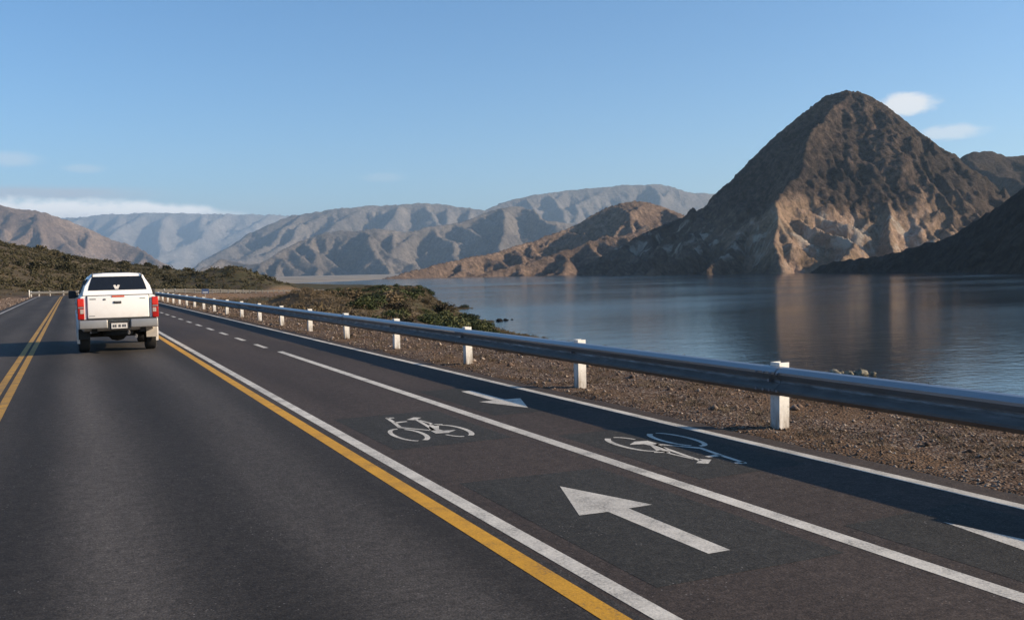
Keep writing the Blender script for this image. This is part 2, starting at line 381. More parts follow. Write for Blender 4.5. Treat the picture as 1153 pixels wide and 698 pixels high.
    edge = np.minimum(np.minimum(SS - s[0], s[-1] - SS), np.minimum(TT - t[0], t[-1] - TT)); h = np.where(edge < cell * 0.5, np.minimum(h, base - 3), h)
    me = mesh_np(name, np.stack([X, Y, h], -1).reshape(-1, 3), grid_faces(len(s), len(t)))
    n = len(me.polygons)
    o = link(name, me, mat, None, False); me.update()
    if me.polygons[n // 2].normal.z < 0: me.flip_normals()
    tag(o, kind='structure', label=label)
    return o

def spurs(crest, n, seed, grad, skew, slope, base=-10.0, jit=0.35, sub=True):
    """side ridges that leave a crest towards the viewer and run down to its foot, each with a smaller branch"""
    g = np.random.default_rng(seed); C = np.array(crest, float); u = C[-1, :2] - C[0, :2]; u /= np.linalg.norm(u); v = np.array([-u[1], u[0]])
    if np.dot(v, -C[0, :2]) < 0: v = -v
    L_ = np.concatenate([[0], np.cumsum(np.linalg.norm(np.diff(C[:, :2], axis=0), axis=1))]); out = []
    for k in range(n):
        l = (k + 0.5 + g.uniform(-0.35, 0.35)) / n * L_[-1]; p = np.array([np.interp(l, L_, C[:, i]) for i in range(3)]); p[2] -= 2
        if p[2] < base + 25: continue
        d = v + (skew + g.normal() * jit) * u; d /= np.linalg.norm(d); R0 = (p[2] - base) / (grad * g.uniform(0.8, 1.25)); pts = [tuple(p)]; q = p[:2].copy()
        for i in range(1, 6):
            t = i / 5; a = g.normal() * 0.28; dd = np.array([d[0] * math.cos(a) - d[1] * math.sin(a), d[0] * math.sin(a) + d[1] * math.cos(a)]); q = q + dd * R0 / 5
            pts.append((q[0], q[1], base + (p[2] - base) * (1 - t) ** 1.12 + g.normal() * 0.02 * (p[2] - base) * (i < 5)))
        out.append((pts, slope))
        if sub and g.random() < 0.8:
            j = g.integers(1, 3); b0 = np.array(pts[j]); sg = g.choice([-1, 1]); dd = d + sg * 0.8 * u; dd /= np.linalg.norm(dd); l2 = (b0[2] - base) / (grad * 1.25)
            out.append(([tuple(b0), (b0[0] + dd[0] * l2 * 0.5 + g.normal() * 0.05 * l2, b0[1] + dd[1] * l2 * 0.5, base + (b0[2] - base) * 0.48), (b0[0] + dd[0] * l2, b0[1] + dd[1] * l2, base)], slope * 1.05))
    return out

def jag(poly, step, amp, seed):
    """the same spine broken into short pieces with small peaks and notches"""
    P = np.array(poly, float); L_ = np.concatenate([[0], np.cumsum(np.linalg.norm(np.diff(P[:, :2], axis=0), axis=1))]); l = np.linspace(0, L_[-1], max(3, int(L_[-1] / step)))
    Q = np.stack([np.interp(l, L_, P[:, i]) for i in range(3)], 1); n = fbm(l / (step * 2.7) + seed, 0 * l + 0.37 * seed, seed, 4, 0.65); m_ = fbm(l / (step * 3.3) - seed, 0 * l + 1.1, seed + 3, 3)
    Q[1:-1, 2] += amp * n[1:-1] * 1.6; Q[1:-1, 0] += amp * 0.8 * m_[1:-1]; Q[1:-1, 1] += amp * 1.5 * m_[1:-1]
    return [tuple(q) for q in Q]

# --- ridge lines (world metres)
PEAK_L = [(1486, 1536, 361), (1449, 1564, 356), (1401, 1617, 305), (1355, 1679, 232), (1323, 1746, 171), (1306, 1807, 131), (1258, 1916, 99), (1217, 2010, 61), (1171, 2106, 16)]
PEAK_R = [(1486, 1536, 363), (1534, 1513, 348), (1591, 1474, 279), (1655, 1441, 206), (1703, 1405, 145), (1765, 1351, 62)]
SPINE = [(1486, 1536, 361), (1368, 1477, 279), (1288, 1434, 228), (1205, 1381, 154), (1120, 1318, 105), (1041, 1243, 56), (989, 1165, 4)]
SPUR2 = [(1486, 1536, 358), (1420, 1454, 262), (1375, 1358, 155), (1302, 1256, 74), (1220, 1159, 8)]
SPUR3 = [(1534, 1513, 335), (1560, 1400, 200), (1480, 1260, 95), (1400, 1130, 20)]
SPURL = [(1306, 1807, 131), (1153, 1566, 60), (1016, 1462, 21), (910, 1388, 0)]
SPURM = [(1355, 1679, 225), (1169, 1450, 85), (1009, 1322, 25), (920, 1251, -1)]
SPUR0 = [(1217, 2010, 61), (1077, 1709, 22), (923, 1558, 0)]
M1 = [(2100, 2010, 200), (2210, 1970, 240), (2257, 1950, 281), (2303, 1930, 302), (2345, 1911, 311), (2412, 1902, 297), (2464, 1878, 299), (2591, 1842, 311), (2741, 1787, 359)]
M2 = [(990, 1095, -3), (994, 1070, 4), (999, 1040, 9), (1005, 1010, 12), (1013, 966, 16), (1019, 921, 25), (1021, 893, 32), (1020, 855, 47), (1008, 807, 64), (995, 758, 85), (983, 699, 114), (977, 637, 147), (973, 575, 179), (976, 508, 206)]
M3 = [(630, 2133, -9), (736, 2195, 8), (867, 2301, 27), (1052, 2382, 56), (1206, 2478, 87), (1324, 2481, 123), (1421, 2494, 171), (1494, 2462, 200), (1542, 2440, 207), (1629, 2454, 190), (1718, 2467, 165), (1847, 2462, 143), (1973, 2405, 140)]
M3B = [(814, 2048, -7), (947, 2043, 15), (1109, 2081, 49), (1214, 2089, 77), (1322, 2095, 95), (1433, 2099, 94)]
M4 = [(516, 4389, 37), (678, 4867, 96), (817, 4692, 64), (976, 4843, 139), (1124, 4998, 202), (1230, 4950, 228), (1356, 4893, 229), (1482, 4835, 240), (1624, 4825, 220), (1726, 4834, 249), (1936, 4849, 278), (2086, 4893, 329), (2176, 4853, 357), (2308, 4903, 371), (2419, 4849, 298), (2601, 4874, 270), (2931, 4834, 278)]
M5 = [(936, 7943, 115), (1127, 8079, 208), (1295, 8228, 335), (1500, 8138, 434), (1726, 8148, 516), (1829, 8102, 536), (2068, 7994, 560), (2438, 7935, 589), (2783, 7778, 603), (3060, 7759, 566), (3268, 7663, 546), (3415, 7708, 596), (3744, 7671, 674), (4078, 7630, 723), (4565, 7518, 753), (4913, 7470, 778), (5096, 7383, 725), (5265, 7415, 689), (5550, 7394, 683), (5927, 7220, 649), (6682, 6873, 630)]
M6 = [(-793, 5005, 419), (-560, 5007, 395), (-273, 4874, 352), (-167, 4880, 333), (-96, 4902, 323), (-23, 4922, 296), (51, 4942, 260), (127, 4961, 228), (204, 4979, 190), (305, 5040, 144), (450, 5081, 77)]
M7 = [(-1359, 13759, 821), (-351, 12909, 752), (130, 12302, 748), (508, 12131, 791), (979, 11915, 789), (1448, 11699, 768), (2012, 11440, 743), (2557, 11574, 712), (3227, 11644, 532)]

def peak_extra(t, c, p, fine, big):
    # ochre and chalky outcrops low on the mountain, darker rock above
    z = t.px(2)
    zz = t.math('ADD', z, t.math('MULTIPLY', t.math('SUBTRACT', t.noise(p, 0.9, 6), 0.5), 170))
    low = t.math('SUBTRACT', 1.0, t.rng(zz, 75, 135, 0, 1, True))
    o = t.ramp(t.noise(p, 2.2, 7, 0.65, 0.8), [(0.30, (0.12, 0.085, 0.055)), (0.45, (0.33, 0.23, 0.15)), (0.58, (0.46, 0.315, 0.22)), (0.72, (0.62, 0.51, 0.41))])
    o = t.mix(1.0, o, t.ramp(fine, [(0.3, 0.6), (0.7, 1.3)]), 'MULTIPLY')
    rt0 = t.math('SUBTRACT', t.math('MULTIPLY', t.px(0), 0.909), t.math('MULTIPLY', t.px(1), 0.417)); rt0 = t.math('ADD', rt0, t.math('MULTIPLY', t.math('SUBTRACT', t.noise(p, 1.4, 5), 0.5), 120))
    c = t.mix(t.math('MULTIPLY', low, t.rng(rt0, 370, 450, 0.2, 0.92, True)), c, o)     # pale rock dimmed left of the main spur, painting in that flank's shade
    w = t.ramp(t.noise(t.pos((0.012, 0.012, 0.004)), 1.1, 6, 0.6, 1.2), [(0.56, 0.0), (0.64, 1.0)])
    band = t.math('MULTIPLY', t.rng(zz, 20, 45, 0, 1, True), t.math('SUBTRACT', 1.0, t.rng(zz, 80, 120, 0, 1, True)))
    c = t.mix(t.math('MULTIPLY', t.mix(1.0, w, band, 'MULTIPLY'), 0.75), c, (0.58, 0.50, 0.40))
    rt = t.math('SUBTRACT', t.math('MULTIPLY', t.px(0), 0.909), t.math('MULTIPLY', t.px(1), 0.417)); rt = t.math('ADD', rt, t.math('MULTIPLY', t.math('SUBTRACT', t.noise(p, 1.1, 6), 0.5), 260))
    dk = t.mix(1.0, t.rng(rt, 745, 830, 0, 1, True), t.rng(zz, 25, 75, 0, 1, True), 'MULTIPLY')   # the dark varnished rock of the right shoulder, carried lower as painted shade
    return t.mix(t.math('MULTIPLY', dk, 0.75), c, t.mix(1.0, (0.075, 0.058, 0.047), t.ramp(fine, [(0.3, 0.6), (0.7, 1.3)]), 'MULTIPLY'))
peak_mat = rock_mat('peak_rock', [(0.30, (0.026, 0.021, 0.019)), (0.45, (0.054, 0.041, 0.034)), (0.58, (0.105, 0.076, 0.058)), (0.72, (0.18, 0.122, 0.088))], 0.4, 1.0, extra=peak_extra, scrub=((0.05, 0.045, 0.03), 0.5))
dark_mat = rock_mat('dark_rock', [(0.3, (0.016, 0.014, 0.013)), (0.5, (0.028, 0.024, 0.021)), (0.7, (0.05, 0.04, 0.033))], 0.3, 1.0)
red_mat = rock_mat('red_rock', [(0.28, (0.075, 0.06, 0.05)), (0.42, (0.16, 0.115, 0.088)), (0.55, (0.25, 0.178, 0.128)), (0.68, (0.34, 0.26, 0.19)), (0.8, (0.19, 0.12, 0.085))], 0.75, 0.7, grain=0.7)
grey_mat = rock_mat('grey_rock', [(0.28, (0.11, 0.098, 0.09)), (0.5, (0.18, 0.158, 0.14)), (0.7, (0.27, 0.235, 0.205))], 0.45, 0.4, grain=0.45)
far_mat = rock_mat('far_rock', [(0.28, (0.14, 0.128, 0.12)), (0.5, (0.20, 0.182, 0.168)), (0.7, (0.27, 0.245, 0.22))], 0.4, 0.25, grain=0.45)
haze_paled_mat = rock_mat('haze_paled_rock', [(0.28, (0.24, 0.225, 0.21)), (0.5, (0.32, 0.30, 0.275)), (0.7, (0.42, 0.39, 0.36))], 0.4, 0.12, grain=0.45)  # farthest range: fading by haze is put into the rock colour
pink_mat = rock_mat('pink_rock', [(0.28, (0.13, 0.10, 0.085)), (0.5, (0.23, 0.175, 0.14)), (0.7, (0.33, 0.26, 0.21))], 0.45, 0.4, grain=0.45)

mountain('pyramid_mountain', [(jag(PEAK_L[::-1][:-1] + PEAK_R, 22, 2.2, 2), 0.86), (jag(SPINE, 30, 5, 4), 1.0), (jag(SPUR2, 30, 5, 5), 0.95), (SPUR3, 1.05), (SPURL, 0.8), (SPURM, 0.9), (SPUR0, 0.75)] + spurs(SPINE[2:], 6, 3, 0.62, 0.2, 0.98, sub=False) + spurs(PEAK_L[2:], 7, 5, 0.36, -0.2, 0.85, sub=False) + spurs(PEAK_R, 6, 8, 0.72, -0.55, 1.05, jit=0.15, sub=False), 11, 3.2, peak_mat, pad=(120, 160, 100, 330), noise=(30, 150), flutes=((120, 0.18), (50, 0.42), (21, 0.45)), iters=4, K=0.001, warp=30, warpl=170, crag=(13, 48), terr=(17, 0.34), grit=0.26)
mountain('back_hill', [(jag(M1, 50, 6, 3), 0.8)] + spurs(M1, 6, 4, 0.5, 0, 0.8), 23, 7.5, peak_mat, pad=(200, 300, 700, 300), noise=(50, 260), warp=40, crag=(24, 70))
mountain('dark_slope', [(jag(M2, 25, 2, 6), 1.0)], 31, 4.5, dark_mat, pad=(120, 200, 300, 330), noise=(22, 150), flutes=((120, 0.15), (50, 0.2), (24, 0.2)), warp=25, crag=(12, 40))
mountain('red_ridge', [(jag(M3, 40, 5, 7), 0.85), (jag(M3B, 40, 5, 8), 0.8)] + spurs(M3, 16, 14, 0.30, -0.5, 0.82) + spurs(M3B, 10, 15, 0.28, -0.3, 0.8), 41, 5.2, red_mat, pad=(250, 250, 300, 250), noise=(26, 110), flutes=((100, 0.22), (44, 0.5), (20, 0.5)), iters=4, K=0.001, warp=28, warpl=150, crag=(10, 34), k=1.15, terr=(15, 0.26), grit=0.2)
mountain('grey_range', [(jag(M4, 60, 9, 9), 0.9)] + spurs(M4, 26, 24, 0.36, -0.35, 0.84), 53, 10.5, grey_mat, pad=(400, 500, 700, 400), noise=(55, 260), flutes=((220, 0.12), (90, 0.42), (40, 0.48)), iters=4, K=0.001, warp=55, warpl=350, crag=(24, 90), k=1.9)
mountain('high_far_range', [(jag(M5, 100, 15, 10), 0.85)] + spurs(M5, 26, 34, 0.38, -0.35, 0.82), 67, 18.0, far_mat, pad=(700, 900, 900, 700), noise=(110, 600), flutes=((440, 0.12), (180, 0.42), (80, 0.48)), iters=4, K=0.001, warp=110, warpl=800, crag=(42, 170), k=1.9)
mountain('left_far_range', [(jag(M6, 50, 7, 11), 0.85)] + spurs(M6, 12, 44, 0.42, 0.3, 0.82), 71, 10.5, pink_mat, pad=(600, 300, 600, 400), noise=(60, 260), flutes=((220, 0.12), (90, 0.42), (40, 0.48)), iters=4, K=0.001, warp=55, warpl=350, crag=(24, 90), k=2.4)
mountain('distant_mountain_wall', [(jag(M7, 250, 14, 12), 0.75)] + spurs(M7, 16, 54, 0.36, 0.0, 0.7, sub=False), 83, 36.0, haze_paled_mat, pad=(1700, 1100, 1400, 800), noise=(160, 900), flutes=((600, 0.12), (260, 0.4), (110, 0.4)), iters=4, K=0.001, warp=180, warpl=1100, crag=(50, 240), k=3.0)

# ------------------------------------------------------------------ the road line
S0, RAD, AMAX = 128.0, 45.0, 0.45
SEND = 300.0
def road_z(s): s = np.asarray(s, float); k = np.maximum(s - 112, 0); return -np.minimum(0.00018 * k * k, 0.016 * k)
def path(s):
    s = np.asarray(s, float)
    a = np.clip((s - S0) / RAD, 0, AMAX)
    x = RAD * (1 - np.cos(a)); y = np.minimum(s, S0) + RAD * np.sin(a)
    ex = np.maximum(s - S0 - RAD * AMAX, 0); x = x + ex * np.sin(AMAX); y = y + ex * np.cos(AMAX)
    return x, y, a
def on_road(s, d, dz=0.0):
    x, y, a = path(s); return np.stack([x + d * np.cos(a), y - d * np.sin(a), road_z(s) + dz], -1)
PS = np.arange(-60, SEND + 1, 2.0); PX, PY, PA = path(PS)
def road_coord(X, Y):
    """signed lateral distance (right positive) and station of points"""
    sh = X.shape; x = X.ravel(); y = Y.ravel(); lat = np.empty(x.size); st = np.empty(x.size)
    for i in range(0, x.size, 20000):
        dx = x[i:i + 20000, None] - PX; dy = y[i:i + 20000, None] - PY; d2 = dx * dx + dy * dy; k = d2.argmin(1); j = np.arange(len(k))
        a = PA[k]; lat[i:i + 20000] = np.sign(dx[j, k] * np.cos(a) - dy[j, k] * np.sin(a)) * np.sqrt(d2[j, k]); st[i:i + 20000] = PS[k] + dx[j, k] * np.sin(a) + dy[j, k] * np.cos(a)
        straight = PS[k] < S0 - 3; lat[i:i + 20000][straight] = x[i:i + 20000][straight]
    return lat.reshape(sh), st.reshape(sh)

# ------------------------------------------------------------------ near ground
CAZ = [-60, -30, -12, -3.26, -2.01, -0.75, 0.98, 2.76, 4.83, 6.0, 6.95, 8.14, 12, 20]
CEL = [0.07, 0.075, 0.062, 0.0466, 0.0433, 0.0382, 0.0296, 0.0215, 0.0157, 0.0118, 0.008, 0.0015, -0.012, -0.02]
BK_Y = [-100, 40, 60, 80, 100, 120, 160, 209, 284, 310, 340]; BK_X = [9.4, 9.6, 12, 20, 31, 40, 55, 74, 99, 60, 0]
SH_Y = [-100, 56, 78, 120, 170, 200, 209, 218, 235, 260, 285, 298, 306, 320, 345, 365]; SH_X = [72, 74, 73.5, 74, 78, 86, 92, 84, 87, 100, 113, 127, 112, 90, 50, 0]
def ground_z(X, Y, lat=None, st=None):
    if lat is None: lat, st = road_coord(X, Y)
    az = np.degrees(np.arctan2(X, Y)); zr = road_z(st)
    n = fbm(X / 9, Y / 9, 101, 4); n2 = fbm(X / 40, Y / 40, 111, 4)
    # right side: plateau, bank, shore
    bk = np.interp(Y, BK_Y, BK_X) + 1.2 * n * sstep(45, 90, Y); shx = np.interp(Y, SH_Y, SH_X) + 1.6 * fbm(X / 7, Y / 7, 5, 4)
    zp = -1.9 * sstep(45, 112, Y) - 0.4 * sstep(115, 300, Y) - 0.8 * np.exp(-(((X - 16) / 7) ** 2 + ((Y - 80) / 16) ** 2)) + 1.9 * np.exp(-(((X - 24) / 5.0) ** 2 + ((Y - 106) / 7) ** 2)) * (1 + 0.5 * n)
    u = np.clip((X - bk) / np.maximum(shx - bk, 3), 0, 1)
    zR = zp + (WATER_Z - 0.1 - zp) * (1 - (1 - u) ** 1.8) + 0.35 * n * sstep(0.03, 0.15, u) * (1 - u) + 0.12 * n * sstep(14, 20, X)
    zR = np.where(X > shx, WATER_Z - 0.1 - (X - shx) * 0.35, zR); zR = np.where(Y > 345, np.minimum(zR, -10.1 - (Y - 345) * 0.1), zR)
    zR = np.maximum(zR, -15.5)
    # left side: scrub hill
    q = -lat - 5.2; ce = np.interp(az, CAZ, CEL); crest = 1.66 + ce * 272
    sh = sstep(0, 1, np.clip(q / 118, 0, 1)) * 0.75 + 0.25 * np.clip(q / 40, 0, 1)
    zL = zr + (crest - zr) * sh + np.clip(q / 15, 0, 1) * (0.9 * n2 + 0.35 * n)
    zL = zL + 6.6 * np.exp(-((X - 43.5) / 13) ** 2 - ((Y - 288) / 30) ** 2) * (1 + 0.15 * n)
    zL = zL - np.maximum(q - 150, 0) * 0.03
    z = np.where(lat > 0, zR, zL)
    # blend to the road formation
    near = np.where(lat > 0, sstep(9.6, 6.4, lat), sstep(6.8, 4.6, -lat))
    z = z * (1 - near) + (zr - 0.055) * near
    # gravel verge a little proud of the asphalt edge
    v = sstep(5.95, 6.25, lat) * sstep(10.5, 8.8, lat); z = z + v * (0.055 + 0.035 * fbm(X / 0.9, Y / 0.9, 131, 4) + 0.02 * fbm(X / 0.22, Y / 0.22, 141, 3))
    return z
xs = np.unique(np.round(np.concatenate([np.arange(-300, -12, 3.0), np.arange(-12, 5.4, 0.9), np.arange(5.4, 11, 0.11), np.arange(11, 60, 1.0), np.arange(60, 160, 1.6), np.arange(160, 260, 5)]), 3))
ys = np.unique(np.round(np.concatenate([np.arange(-80, 0, 4.0), np.arange(0, 14, 0.16), np.arange(14, 40, 0.4), np.arange(40, 140, 1.1), np.arange(140, 330, 1.8), np.arange(330, 480, 5)]), 3))
GX, GY = np.meshgrid(xs, ys); glat, gst = road_coord(GX, GY); GZ = ground_z(GX, GY, glat, gst)
edge_low = (GX <= xs[0]) | (GX >= xs[-1]) | (GY <= ys[0]) | (GY >= ys[-1]); GZ = np.where(edge_low, -18.0, GZ)
gme = mesh_np('ground', np.stack([GX, GY, GZ], -1).reshape(-1, 3), grid_faces(len(xs), len(ys)))
attr(gme, 'verge', (sstep(5.6, 6.0, glat) * sstep(13, 9.5, glat) + (glat < 0) * sstep(7.5, 5.5, -glat) * sstep(2, 3.3, -glat)).clip(0, 1))
attr(gme, 'green', sstep(100, 125, GY) * sstep(14, 26, GX) * (GX > 0) + (glat < -8) * 0.35)
m, nt, b = mat_new('ground_soil'); t = NT(nt); p = t.pos()
a1 = t.noise(p, 0.25, 7, 0.62); a2 = t.noise(p, 3.0, 6, 0.7); a3 = t.noise(p, 26, 4, 0.75)
soil = t.ramp(a1, [(0.3, (0.055, 0.043, 0.028)), (0.5, (0.095, 0.073, 0.046)), (0.7, (0.15, 0.115, 0.074))])
olive = t.ramp(a2, [(0.3, (0.035, 0.036, 0.018)), (0.6, (0.085, 0.075, 0.038))])
soil = t.mix(t.math('MULTIPLY', t.attr('green'), t.rng(a1, 0.38, 0.6)), soil, olive)
soil = t.mix(1.0, soil, t.ramp(a2, [(0.3, 0.6), (0.7, 1.25)]), 'MULTIPLY')
cell = t.n('ShaderNodeTexVoronoi'); t.L(p, cell.inputs['Vector']); cell.inputs['Scale'].default_value = 38
cs = t.n('ShaderNodeSeparateXYZ'); t.L(cell.outputs['Color'], cs.inputs[0])
grav = t.ramp(cs.outputs[0], [(0.0, (0.06, 0.037, 0.025)), (0.4, (0.115, 0.075, 0.052)), (0.75, (0.175, 0.122, 0.088)), (0.95, (0.34, 0.28, 0.22))])
grav = t.mix(1.0, grav, t.ramp(a2, [(0.25, 0.45), (0.5, 0.9), (0.7, 1.2)]), 'MULTIPLY')
grav = t.mix(t.ramp(t.noise(t.pos((1, 0.35, 1)), 1.1, 5), [(0.45, 0.0), (0.62, 0.7)]), grav, (0.15, 0.092, 0.05))
t.L(t.mix(t.attr('verge'), soil, grav), b.inputs['Base Color']); b.inputs['Roughness'].default_value = 0.95; b.inputs['Specular IOR Level'].default_value = 0.1
t.bump(t.math('ADD', t.math('MULTIPLY', cell.outputs['Distance'], -1.0), a3), 0.8, 0.03, b)
ground_mat = m
tag(link('ground', gme, ground_mat, None, True), kind='structure')

# ground sheet under the lake, out to the horizon
bm_ = MB(); bm_.box(-11800, 17800, -1400, 46800, -17.0, -16.0); tag(bm_.build('lake_bed', simple('lake_silt', (0.12, 0.10, 0.08), 0.95, scale=0.02)), kind='structure')

# flat valley floor where the far valley runs into the lake
vx = np.arange(-3600, 7200, 60.0); vy = np.arange(1000, 16000, 60.0); VX, VY = np.meshgrid(vx, vy)
shore = 1500 + 1.15 * np.maximum(VX - 120, 0) + 120 * fbm(VX / 500, VY / 500, 7, 4) + 600 * sstep(500, 1200, VX)
VZ = np.where(VY > shore, WATER_Z + 0.3 + (VY - shore) * 0.006, WATER_Z - 2 - (shore - VY) * 0.03) + 0.4 * fbm(VX / 90, VY / 90, 3, 3); VZ = np.clip(VZ, -15, 6)
vm = mesh_np('valley_floor', np.stack([VX, VY, VZ], -1).reshape(-1, 3), grid_faces(len(vx), len(vy)))
m, nt, b = mat_new('valley_soil'); t = NT(nt); n1 = t.noise(t.pos((0.004, 0.001, 0.01)), 3, 6, 0.65)
t.L(t.ramp(n1, [(0.3, (0.10, 0.085, 0.06)), (0.5, (0.24, 0.20, 0.15)), (0.7, (0.34, 0.29, 0.22))]), b.inputs['Base Color']); b.inputs['Roughness'].default_value = 0.95
tag(link('valley_floor', vm, m, None, True), kind='structure')

# ------------------------------------------------------------------ lake
m, nt, b = mat_new('lake_water'); t = NT(nt)
b.inputs['Base Color'].default_value = (0.006, 0.015, 0.024, 1); b.inputs['IOR'].default_value = 1.33; b.inputs['Specular IOR Level'].default_value = 0.5
patch = t.noise(t.pos((0.004, 0.012, 1)), 1.0, 4); t.L(t.rng(patch, 0.35, 0.65, 0.07, 0.15), b.inputs['Roughness'])
w1 = t.noise(t.pos((0.55, 0.8, 1)), 1.0, 4, 0.6); w2 = t.noise(t.pos((0.10, 0.14, 1)), 1.0, 3); 
t.bump(t.math('ADD', t.math('MULTIPLY', w1, 0.6), w2), 0.12, 0.5, b)
lk = MB(); lk.add([(-1700, -1200, WATER_Z), (9000, -1200, WATER_Z), (9000, 9000, WATER_Z), (-1700, 9000, WATER_Z)], [(0, 1, 2, 3)])
tag(lk.build('lake_water', m), kind='structure')

# ------------------------------------------------------------------ road, cycle path, markings
def strip(mb, d0, d1, s0, s1, z, ds=4.0, wob=0.0):
    n = max(2, int((s1 - s0) / ds) + 1); S = np.linspace(s0, s1, n)
    A = on_road(S, d0, z); B = on_road(S, d1 + (wob * fbm(S / 0.9, S * 0 + 3.3, 909, 4) if wob else 0 * S), z); i0 = len(mb.v)
    for a, c in zip(A, B): mb.v += [tuple(a), tuple(c)]
    for k in range(n - 1): mb.f.append((i0 + 2 * k, i0 + 2 * k + 1, i0 + 2 * k + 3, i0 + 2 * k + 2))
    return mb
road_mat = asphalt('road_asphalt', (0.0435, 0.039, 0.0345), (0.065, 0.0585, 0.052), True)
cyc_mat = asphalt('cycle_asphalt', (0.054, 0.042, 0.0345), (0.075, 0.059, 0.049), False)
dark_patch = asphalt('patch_asphalt', (0.036, 0.0345, 0.030), (0.052, 0.050, 0.043), False)
white = road_paint('white_road_paint', (0.74, 0.70, 0.60), 0.6)
worn_white = road_paint('worn_white_road_paint', (0.66, 0.63, 0.58), 0.95)
yellow = road_paint('yellow_road_paint', (0.74, 0.37, 0.012), 0.5)
worn_yellow = road_paint('worn_yellow_road_paint', (0.62, 0.33, 0.025), 0.8)
road = strip(MB(), -3.95, 2.42, -50, SEND, 0.0).build('road', road_mat); tag(road, kind='structure')
cyc = strip(MB(), 2.42, 6.05, -50, SEND, 0.0, 0.2, 0.09).build('cycle_path', cyc_mat); tag(cyc, kind='structure')
def flat(name, pts_list, z, mat, parent, faces=None):
    mb = MB()
    for pts in pts_list: mb.add([(x, y, z) for x, y in pts], [tuple(range(len(pts)))])
    me = bpy.data.meshes.new(name); me.from_pydata(mb.v, [], mb.f); me.update()
    for q in me.polygons:
        if q.normal.z < 0: q.flip()
    o = link(name, me, mat, parent); return o
for d0, d1 in ((-1.12, -1.005), (-0.945, -0.83)): tag(strip(MB(), d0, d1, -50, SEND, 0.0022).build('centre_line', worn_yellow, road), label='yellow half of the double centre line')
tag(strip(MB(), 2.235, 2.365, -50, SEND, 0.0022).build('lane_edge_line', yellow, road), label='solid yellow line at the right of the lane')
tag(strip(MB(), -3.62, -3.50, -50, SEND, 0.0022).build('lane_edge_line', worn_white, road), label='worn white line at the left road edge')
strip(MB(), 2.455, 2.575, -50, SEND, 0.0022).build('white_divider_line', white, cyc)
strip(MB(), 5.72, 5.84, -50, SEND, 0.0022).build('path_edge_line', white, cyc)
strip(MB(), 4.14, 4.27, -50, 21.7, 0.0022).build('path_centre_line', white, cyc)
y = 23.05
while y < 128: strip(MB(), 4.09, 4.205, y, y + 1.45, 0.0022).build('centre_dash', white, cyc); y += 3.1
# darker asphalt patches laid under the painted symbols
flat('dark_patch', [[(2.72, 4.2), (4.0, 4.2), (3.98, 7.0), (2.74, 7.05)], [(2.74, 8.7), (3.98, 8.75), (3.98, 11.0), (2.72, 10.95)], [(4.42, 10.2), (5.55, 10.2), (5.52, 12.9), (4.42, 12.9)], [(4.44, 6.2), (5.56, 6.25), (5.55, 8.6), (4.42, 8.6)], [(4.42, 2.0), (5.55, 2.0), (5.55, 4.7), (4.42, 4.65)]], 0.0012, dark_patch, cyc)
arrow = [(3.375, 6.55), (3.08, 5.70), (3.30, 5.69), (3.31, 4.56), (3.465, 4.56), (3.47, 5.70), (3.67, 5.71)]
def tri_arrow(P): return [[P[0], P[1], P[2], P[5], P[6]], [P[2], P[3], P[4], P[5]]]
flat('direction_arrow', tri_arrow(arrow), 0.0026, white, cyc)
flat('direction_arrow', tri_arrow([(8.40 - x, 17.11 - y) for x, y in arrow]), 0.0026, white, cyc)
flat('direction_arrow', [[(5.02, 4.40), (4.90, 3.66), (4.80, 2.9), (5.20, 2.9), (5.14, 3.7)]], 0.0026, white, cyc)
def stroke(pts, w):
    pts = [Vector((x, y)) for x, y in pts]; out = []
    L_, R_ = [], []
    for i, q in enumerate(pts):
        d = (pts[min(i + 1, len(pts) - 1)] - pts[max(i - 1, 0)]).normalized(); n = Vector((-d.y, d.x)); ww = (w[i] if isinstance(w, (list, tuple)) else w) / 2
        L_.append(q + n * ww); R_.append(q - n * ww)
    for i in range(len(pts) - 1): out.append([tuple(L_[i]), tuple(L_[i + 1]), tuple(R_[i + 1]), tuple(R_[i])])
    return out
def arc(cx, cy, rx, ry, a0, a1, w0, w1, n=14):
    P = [(cx + rx * math.cos(R(a0 + (a1 - a0) * k / n)), cy + ry * math.sin(R(a0 + (a1 - a0) * k / n))) for k in range(n + 1)]
    return stroke(P, [w0 + (w1 - w0) * k / n for k in range(n + 1)])
bike = []
bike += arc(3.115, 9.47, 0.135, 0.41, 80, 262, 0.055, 0.035) + arc(3.125, 9.47, 0.155, 0.41, 60, -75, 0.035, 0.06)
bike += arc(3.615, 9.47, 0.145, 0.41, 95, -70, 0.035, 0.06) + arc(3.60, 9.47, 0.155, 0.41, -95, -150, 0.035, 0.03)
bike += stroke([(3.285, 10.72), (3.25, 10.35), (3.20, 9.98)], 0.045) + stroke([(3.27, 10.70), (3.36, 10.68)], [0.09, 0.05]) + stroke([(3.25, 10.32), (3.40, 10.34)], [0.09, 0.05])
bike += stroke([(3.19, 9.98), (3.30, 9.80), (3.43, 9.58)], [0.06, 0.035, 0.04]) + stroke([(3.47, 10.42), (3.60, 10.55)], [0.10, 0.10]) + stroke([(3.54, 10.44), (3.50, 10.0), (3.45, 9.58)], 0.04)
bike += stroke([(3.55, 10.36), (3.58, 10.08), (3.58, 9.86)], 0.03) + stroke([(3.54, 9.98), (3.66, 9.90)], 0.08) + [[(3.53, 9.96), (3.63, 9.92), (3.52, 9.62), (3.53, 9.52), (3.66, 9.48), (3.53, 9.36), (3.40, 9.39), (3.41, 9.62)]]
flat('bicycle_symbol', bike, 0.0026, white, cyc)
flat('bicycle_symbol', [[(8.42 - x, 17.26 - y) for x, y in q] for q in bike], 0.0026, white, cyc)

